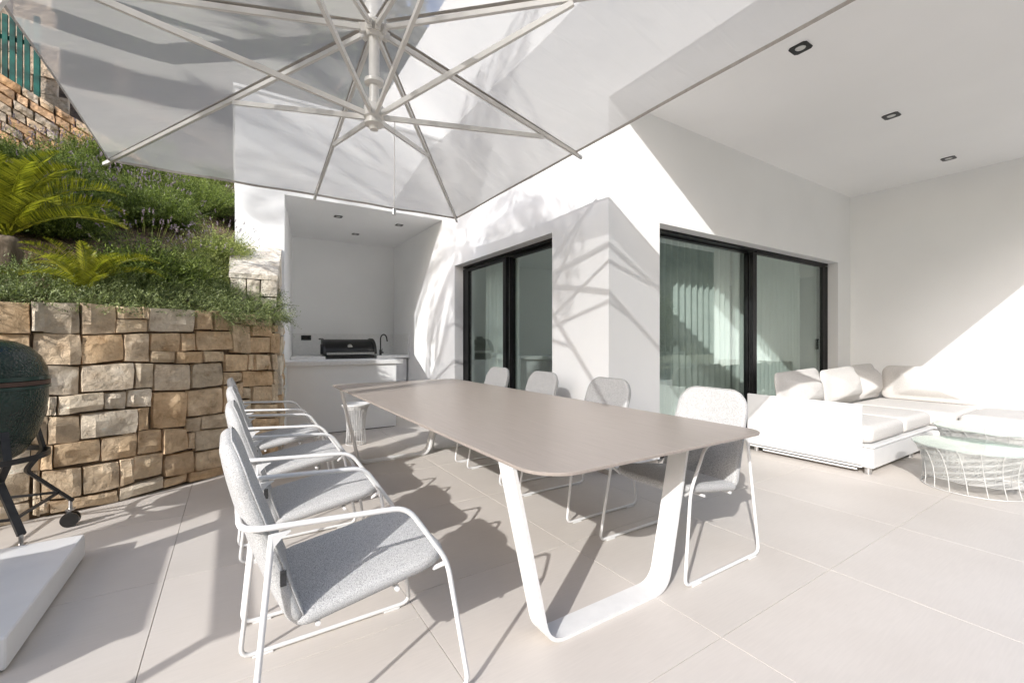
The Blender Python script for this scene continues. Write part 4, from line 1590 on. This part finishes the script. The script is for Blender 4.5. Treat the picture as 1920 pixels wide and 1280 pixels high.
# glass balustrade on the open side of the terrace
bl = tag(empty('glass_balustrade', (3.5, -3.1, 0)), 'clear glass balustrade on the open side of the terrace', 'balustrade')
for k in range(10):
    MB().box(-7.4 + k * 1.5, -7.4 + k * 1.5 + 1.48, 0, .016, .0, 1.05).obj('glass_panel', M['clear_glass'], bl)
MB().box(-7.42, 7.6, -.03, .045, -.1, .09).obj('base_channel', M['chrome'], bl)

# ------------------------------------------------------------------ vegetation
class Leaves:
    def __init__(s):
        s.V, s.Fq, s.n = [], [], 0

    def blades(s, base, direc, length, width, nrm=None, fold=0.0):
        """arrays: base (k,3), direc (k,3) unit, length (k), width (k): one kite (2 tris) per blade"""
        k = len(base)
        if nrm is None:
            nrm = NR.normal(size=(k, 3))
        side = np.cross(direc, nrm)
        side /= (np.linalg.norm(side, axis=1, keepdims=True) + 1e-9)
        L = length[:, None]; Wd = width[:, None]
        mid = base + direc * L * .45
        p0 = base; p1 = mid + side * Wd * .5; p2 = base + direc * L; p3 = mid - side * Wd * .5
        v = np.stack([p0, p1, p2, p3], 1).reshape(-1, 3)
        i = np.arange(k) * 4 + s.n
        s.V.append(v)
        s.Fq.append(np.stack([i, i + 1, i + 2, i + 3], 1))
        s.n += 4 * k

    def mesh(s, name, mat, extra=None):
        V = np.concatenate(s.V); Fq = np.concatenate(s.Fq)
        me = bpy.data.meshes.new(name)
        me.vertices.add(len(V)); me.vertices.foreach_set('co', V.astype(np.float32).ravel())
        me.loops.add(Fq.size); me.loops.foreach_set('vertex_index', Fq.astype(np.int32).ravel())
        me.polygons.add(len(Fq))
        me.polygons.foreach_set('loop_start', np.arange(0, Fq.size, 4, dtype=np.int32))
        me.polygons.foreach_set('loop_total', np.full(len(Fq), 4, dtype=np.int32))
        me.update(calc_edges=True)
        me.materials.append(mat)
        return me


def unit(a):
    return a / (np.linalg.norm(a, axis=1, keepdims=True) + 1e-9)


def new_obj(name, me, parent=None, loc=(0, 0, 0), rz=0, sc=1.0):
    o = bpy.data.objects.new(name, me)
    COL.objects.link(o)
    if parent: o.parent = parent
    o.location = loc
    o.rotation_euler = (0, 0, rz)
    o.scale = (sc, sc, sc) if not isinstance(sc, tuple) else sc
    return o


def sprig_set(Lv, roots, dirs, lens, per, leaf_l, leaf_w, droop=.25, spread=.55):
    """leafy stems: roots (k,3), dirs unit, lens (k); per leaves on each"""
    k = len(roots)
    t = np.tile(np.linspace(.12, 1.0, per), (k, 1)) + NR.uniform(-.03, .03, (k, per))
    pos = roots[:, None, :] + dirs[:, None, :] * (lens[:, None] * t)[..., None]
    pos[..., 2] -= droop * lens[:, None] * t ** 2
    pos = pos.reshape(-1, 3)
    dd = np.repeat(dirs, per, 0)
    rnd = unit(NR.normal(size=(k * per, 3)))
    d = unit(dd * (1 - spread) + rnd * spread)
    Lv.blades(pos, d, NR.uniform(.7, 1.25, k * per) * leaf_l, NR.uniform(.7, 1.3, k * per) * leaf_w)
    # stem
    Lv.blades(roots, dirs * np.array([1, 1, 1.0]), lens * .9, np.full(k, leaf_w * .7))


def lavender_mesh(seed, R=.60, H=.52, stems=900, per=17, pale=False):
    global NR
    NR = np.random.RandomState(seed)
    Lv = Leaves()
    th = NR.uniform(0, 2 * np.pi, stems)
    el = np.arccos(NR.uniform(.05, 1.0, stems))
    d = np.stack([np.sin(el) * np.cos(th), np.sin(el) * np.sin(th), np.cos(el) * 1.0], 1)
    roots = d * np.array([R * .35, R * .35, H * .25]) * NR.uniform(.2, 1.1, (stems, 1))
    roots[:, 2] -= .05
    lump = 1 + .22 * np.sin(th * 3 + seed) * np.sin(el * 4)
    lens = NR.uniform(.55, .85, stems) * R * lump
    dd = unit(d + NR.normal(size=(stems, 3)) * .16 + np.array([0, 0, .25]))
    sprig_set(Lv, roots, dd, lens, per, .034, .0095, .12, .72)
    green = Lv.mesh('foliage', M['lavender_pale' if pale else 'lavender_leaf'])
    # flower stalks
    Fl = Leaves()
    nf = 40
    th = NR.uniform(0, 2 * np.pi, nf); el = np.arccos(NR.uniform(.35, 1.0, nf))
    d = unit(np.stack([np.sin(el) * np.cos(th), np.sin(el) * np.sin(th), np.cos(el) + .35], 1))
    base = d * np.array([R * .75, R * .75, H * .85])
    ln = NR.uniform(.12, .26, nf)
    for dx in (0, 1):
        Fl.blades(base, d, ln, np.full(nf, .0035), np.tile([[1.0, .2, 0]] if dx else [[0, 1.0, .2]], (nf, 1)))
    stalk = Fl.mesh('flower_stalks', M['lavender_pale'])
    Fp = Leaves()
    per2 = 9
    tip = base + d * ln[:, None]
    pos = (tip[:, None, :] + d[:, None, :] * (np.linspace(-.012, .03, per2))[None, :, None]).reshape(-1, 3)
    dd = unit(np.repeat(d, per2, 0) + NR.normal(size=(nf * per2, 3)) * .55)
    Fp.blades(pos, dd, np.full(nf * per2, .018), np.full(nf * per2, .012))
    fl = Fp.mesh('flower_spikes', M['lavender_flower'])
    return green, stalk, fl


LV = [lavender_mesh(1), lavender_mesh(2, .66, .48), lavender_mesh(3, .56, .56)]
LP = lavender_mesh(4, .56, .54, 900, 17, True)


def lavender(x, y, sc, mesh, lab=None, rz=0, dz=0):
    z = slope_h(x, y) + dz
    t = empty('lavender_bush', (x, y, z), rz)
    t.scale = (sc, sc, sc)
    new_obj('foliage', mesh[0], t); new_obj('flower_stalks', mesh[1], t)['kind'] = 'stuff'; new_obj('flower_spikes', mesh[2], t)['kind'] = 'stuff'
    tag(t, lab or 'dark green lavender bush with violet spikes, one of the mass covering the slope', 'shrub', 'lavender bushes on the slope')
    return t


rr = random.Random(8)
lavender(-.12, 6.12, .80, LP, 'lavender bush leaning over the cream stone pier', 1.0, .12)
lavender(-.34, 5.60, .80, LP, 'bright pale lavender bush in flower just left of the stone pier', 2.1, .02)
lavender(-.42, 7.75, .95, LV[1], 'dark lavender bush against the left edge of the white house wall', .4)
lavender(-2.5, 6.55, 1.0, LV[0], 'large bright lavender mound at the left below the stone boundary wall', .8, .15)
lavender(-1.95, 6.75, .95, LV[2], 'lavender mound under the left corner of the parasol', 2.8, .1)
for (x, y) in [(-3.3, 6.3), (-1.45, 6.35), (-1.0, 6.7), (-.78, 6.75), (-1.35, 5.85), (-.62, 5.25), (-1.75, 6.1), (-2.9, 5.9), (-2.3, 5.8), (-3.6, 5.4),
               (-.75, 7.5), (-1.25, 7.25), (-1.75, 7.5), (-2.4, 7.4), (-3.1, 7.2), (-3.8, 6.9), (-.30, 8.1), (-.95, 8.25), (-1.6, 8.3), (-4.3, 6.2), (-4.6, 7.4),
               (-.35, 9.4), (-1.1, 9.5), (-3.0, 4.9), (-4.0, 4.7)]:
    lavender(x + rr.uniform(-.08, .08), y + rr.uniform(-.08, .08), rr.uniform(.72, 1.0), rr.choice(LV), None, rr.uniform(0, 6.28), rr.uniform(-.05, .06))

# rosemary trailing along the wall top: one mass
NR = np.random.RandomState(21)
Rm = Leaves()
k = 4200
xx = NR.uniform(-4.0, .42, k)
off = NR.uniform(.0, .62, k)
yy = np.array([yw(a) for a in xx]) + .05 + off
roots = np.stack([xx, yy, 1.37 + .50 * off + NR.uniform(0, .04, k)], 1)
dirs = unit(np.stack([NR.normal(.35, .55, k), NR.normal(-.25, .45, k), NR.uniform(.25, 1.2, k)], 1))
lens = NR.uniform(.12, .30, k)
sprig_set(Rm, roots, dirs, lens, 22, .022, .006, .25, .55)
# sprigs that hang over the right end of the wall
k = 220
sx_ = NR.uniform(-.15, .47, k)
roots = np.stack([sx_, np.array([yw(min(a, .43)) for a in sx_]) + NR.uniform(-.03, .12, k), 1.42 + NR.uniform(0, .05, k)], 1)
dirs = unit(np.stack([NR.normal(.5, .4, k), NR.normal(-.5, .3, k), NR.uniform(-.5, .4, k)], 1))
sprig_set(Rm, roots, dirs, NR.uniform(.08, .17, k), 22, .020, .0042, .5, .6)
tag(new_obj('rosemary_hedge', Rm.mesh('rosemary_hedge', M['rosemary'])), 'low green rosemary trailing along the whole top of the stone wall', 'ground cover', None, 'stuff')

# mixed low undergrowth and litter on the slope
Gc = Leaves()
k = 4500
xx = NR.uniform(-5.0, -.02, k)
dd_ = NR.uniform(.4, 5.5, k)
yy = np.array([yw(a) for a in xx]) + dd_
keep = vnoise_keep = np.array([math.sin(a * 2.3 + 1) * math.cos(b * 1.9) > -.35 for a, b in zip(xx, yy)])
xx, yy = xx[keep], yy[keep]
k = len(xx)
roots = np.stack([xx, yy, np.array([slope_h(a, b) for a, b in zip(xx, yy)])], 1)
dirs = unit(np.stack([NR.normal(0, .6, k), NR.normal(-.3, .5, k), NR.uniform(.3, 1.2, k)], 1))
sprig_set(Gc, roots, dirs, NR.uniform(.05, .16, k), 6, .026, .006, .2, .6)
tag(new_obj('undergrowth', Gc.mesh('undergrowth', M['lavender_leaf'])), 'mixed low green undergrowth between the lavender bushes', 'ground cover', None, 'stuff')
Lt = Leaves()
k = 5000
xx = NR.uniform(-4.0, .0, k); yy = np.array([yw(a) for a in xx]) + NR.uniform(.3, 4.5, k)
roots = np.stack([xx, yy, np.array([slope_h(a, b) for a, b in zip(xx, yy)]) + .006], 1)
dirs = unit(np.stack([NR.normal(0, 1, k), NR.normal(0, 1, k), NR.normal(.1, .35, k)], 1))
Lt.blades(roots, dirs, NR.uniform(.02, .07, k), NR.uniform(.006, .02, k))
tag(new_obj('leaf_litter', Lt.mesh('leaf_litter', M['dry_leaf'])), 'dry brown leaf litter and wood chips on the slope', 'litter', None, 'stuff')


# cycads and palms share a frond builder
def frond_mesh(L, arch, pairs, leaf_l, leaf_w, mat, seed, vee=.45, droop=0.0, fwd=.45, side_droop=0.0):
    rr_ = np.random.RandomState(seed)
    t = np.linspace(.14, 1, pairs)
    # rachis in xz plane: starts along +x rising, arches down
    def pt(t_):
        a0 = arch[0]; a1 = arch[1]
        s = np.linspace(0, 1, 40)
        ang = a0 + (a1 - a0) * s ** 1.3
        x = np.concatenate([[0], np.cumsum(np.cos(ang))]) / 40 * L
        z = np.concatenate([[0], np.cumsum(np.sin(ang))]) / 40 * L
        ss = np.linspace(0, 1, 41)
        return np.interp(t_, ss, x), np.interp(t_, ss, z), np.interp(t_, s, ang)
    x, z, a = pt(t)
    tang = np.stack([np.cos(a), np.zeros_like(a), np.sin(a)], 1)
    up = np.stack([-np.sin(a), np.zeros_like(a), np.cos(a)], 1)
    env = np.sin(np.pi * np.clip(t * .93 + .07, 0, 1)) ** .6
    Lv = Leaves()
    for s in (-1, 1):
        side = np.array([[0, s, 0]]) * np.ones((pairs, 1))
        d = unit(side * 1.0 + tang * fwd + up * vee + rr_.normal(size=(pairs, 3)) * .05 - np.array([[0, 0, side_droop]]))
        base = np.stack([x, np.zeros_like(x), z], 1)
        Lv.blades(base, d, leaf_l * env * rr_.uniform(.85, 1.1, pairs), np.full(pairs, leaf_w), up + rr_.normal(size=(pairs, 3)) * .12)
    # rachis as three crossing blades
    tt = np.linspace(0, 1, 14)
    X, Z, _ = pt(tt)
    P_ = np.stack([X, np.zeros_like(X), Z], 1)
    d = P_[1:] - P_[:-1]
    ln = np.linalg.norm(d, axis=1)
    w = np.linspace(.02, .006, 13) * (L / .8) ** .5
    for nrm in ([0, 1, 0.01], [.3, 0, 1]):
        Lv.blades(P_[:-1] - d * .3, unit(d), ln * 1.6, w, np.tile([nrm], (13, 1)))
    return Lv.mesh('frond', mat)


CF = [frond_mesh(.95, (rad(64), rad(-22)), 78, .16, .0095, M['cycad'], 1, .55),
      frond_mesh(.88, (rad(46), rad(-14)), 72, .15, .0095, M['cycad'], 2, .5),
      frond_mesh(.80, (rad(78), rad(22)), 68, .14, .0095, M['cycad'], 3, .6)]


def cycad(x, y, z, sc, n, lab, seed, lean=0.0):
    t = tag(empty('cycad', (x, y, z)), lab, 'cycad', 'cycads behind the stone wall')
    t.scale = (sc, sc, sc)
    autosmooth(MB().lathe([(.0, -.2), (.08, -.2), (.09, -.05), (.085, .05), (.05, .10), (0, .11)], n=16).obj('trunk', M['bark'], t), 60)
    rr_ = random.Random(seed)
    for i in range(n):
        m_ = CF[i % 3]
        o = new_obj('frond', m_, t, (0, 0, .10), i * 2.399 + rr_.uniform(-.2, .2))
        o.rotation_euler = (rr_.uniform(-.15, .15), rr_.uniform(-.30, .25), i * 2.399 + rr_.uniform(-.2, .2))
        s = rr_.uniform(.85, 1.08)
        o.scale = (s, s, s)
    return t


cycad(-1.52, 5.12, 1.94, 1.0, 32, 'larger cycad with long arching yellow green fronds at the left edge', 3)
cycad(-.97, 4.60, 1.50, .60, 22, 'smaller cycad with short upright fronds just above the stone wall', 5)

# palms outside the picture on the sunny side; their shade falls on the house and parasol
PF = [frond_mesh(3.1, (rad(50), rad(-62)), 40, .62, .050, M['palm_leaf'], 11, .1, 0, .7, .35),
      frond_mesh(2.8, (rad(22), rad(-80)), 38, .58, .048, M['palm_leaf'], 12, .0, 0, .7, .45),
      frond_mesh(2.9, (rad(74), rad(-25)), 38, .58, .048, M['palm_leaf'], 13, .2, 0, .8, .2)]


def palm(x, y, z0, h, lab, seed, n=30, sc=1.0):
    t = tag(empty('palm_tree', (x, y, z0)), lab, 'palm tree', 'palms outside the terrace')
    prof = []
    rr_ = random.Random(seed)
    for i in range(40):
        zz = h * i / 39
        prof.append((.17 + .03 * (i % 2) + .05 * math.exp(-zz * 2), zz))
    autosmooth(MB().lathe(prof + [(0, h)], n=14).obj('trunk', M['bark'], t), 30)
    cr = empty('crown', (0, 0, h)); cr.parent = t
    cr.scale = (sc, sc, sc)
    for i in range(n):
        o = new_obj('frond', PF[i % 3], cr)
        q = i / n
        o.rotation_euler = (rr_.uniform(-.2, .2), -.5 + 1.2 * q + rr_.uniform(-.1, .1), i * 2.399)
    return t


palm(-4.45, 1.45, -.3, 7.35, 'tall palm left of the terrace behind the parasol mast', 1, 20, 1.0)
palm(9.5, -9.0, -.35, 5.2, 'palm beyond the glass balustrade reflected in the wide door', 2)
palm(13.5, -12.0, -.35, 6.8, 'taller palm farther beyond the glass balustrade', 4)

# leafy trees and shrubs behind the house and beyond the balustrade
def crown_mesh(seed, n=5200, R=(1.5, 1.5, 1.2), leaf=.11):
    rs = np.random.RandomState(seed)
    c = rs.normal(size=(26, 3)); c = unit(c) * rs.uniform(.35, .85, (26, 1))
    r = rs.uniform(.22, .42, 26)
    pk = rs.randint(0, 26, n)
    p = c[pk] + unit(rs.normal(size=(n, 3))) * (r[pk] * rs.uniform(.55, 1.0, n) ** .5)[:, None]
    p = p * np.array(R)
    Lv = Leaves()
    d = unit(rs.normal(size=(n, 3)) + np.array([0, 0, .2]))
    global NR
    NR = rs
    Lv.blades(p, d, rs.uniform(.6, 1.3, n) * leaf, rs.uniform(.35, .6, n) * leaf)
    return Lv.mesh('crown', M['tree_leaf'])


CM = [crown_mesh(31), crown_mesh(32), crown_mesh(33)]


def tree(x, y, z, h, sc, lab, i, grp='trees behind the house'):
    t = tag(empty('leafy_tree', (x, y, z)), lab, 'tree', grp)
    mb = MB().cyl((0, 0, -.3), (.05, 0, h * .7), .13 * sc, .07 * sc, 10)
    rr_ = random.Random(i)
    for k in range(5):
        a = k * 1.257 + rr_.uniform(-.3, .3)
        mb.cyl((.03, 0, h * (.35 + .06 * k)), (math.cos(a) * .8 * sc, math.sin(a) * .8 * sc, h * (.75 + .05 * k)), .05 * sc, .02 * sc, 7)
    mb.obj('trunk', M['bark'], t)
    new_obj('crown', CM[i % 3], t, (0, 0, h), i * 1.3, sc)


tree(-6.35, 3.75, slope_h(-6.35, 3.75) - .1, 3.5, .92, 'leafy tree standing left of the picture whose shade dapples the slope', 2, None)
i = 0
for (x, y, h, sc) in [(-6.5, 11.5, 2.4, 1.5), (-3.2, 14.0, 3.2, 1.8), (-.4, 13.4, 2.6, 1.6), (2.0, 13.0, 2.2, 1.5), (.8, 16, 3.6, 2.0), (-8.5, 9.0, 2.4, 1.4), (-5.4, 15.5, 3.8, 2.1), (3.8, 15.5, 3.5, 2.0), (-2.0, 12.2, 1.6, 1.4), (-4.6, 12.6, 1.8, 1.5), (.6, 14.6, 2.2, 1.8), (-1.8, 17.0, 2.6, 2.2), (-4.2, 19.0, 2.6, 2.4), (1.5, 19.0, 2.6, 2.4), (-8, 15.5, 2.6, 2.2), (-7.5, 19, 3, 2.5), (4.5, 21, 3, 2.5), (-11, 13, 2.6, 2)]:
    tree(x, y, slope_h(x, y) - .1, h, sc, 'dense green tree on the hillside behind the house, one of a group', i)
    i += 1
for (x, y, h, sc) in [(3, -9, 1.6, 1.1), (6.2, -7.5, 1.2, 1.0), (11.5, -7.8, 1.3, 1.1), (14.6, -8.6, 1.8, 1.3), (18, -10, 2.2, 1.7), (8.4, -12.5, 2.6, 1.8), (-1, -10, 2.2, 1.5), (22, -14, 3, 2.2)]:
    tree(x, y, -.35, h, sc, 'round green garden tree beyond the glass balustrade, one of a group', i, 'garden trees beyond the balustrade')
    i += 1
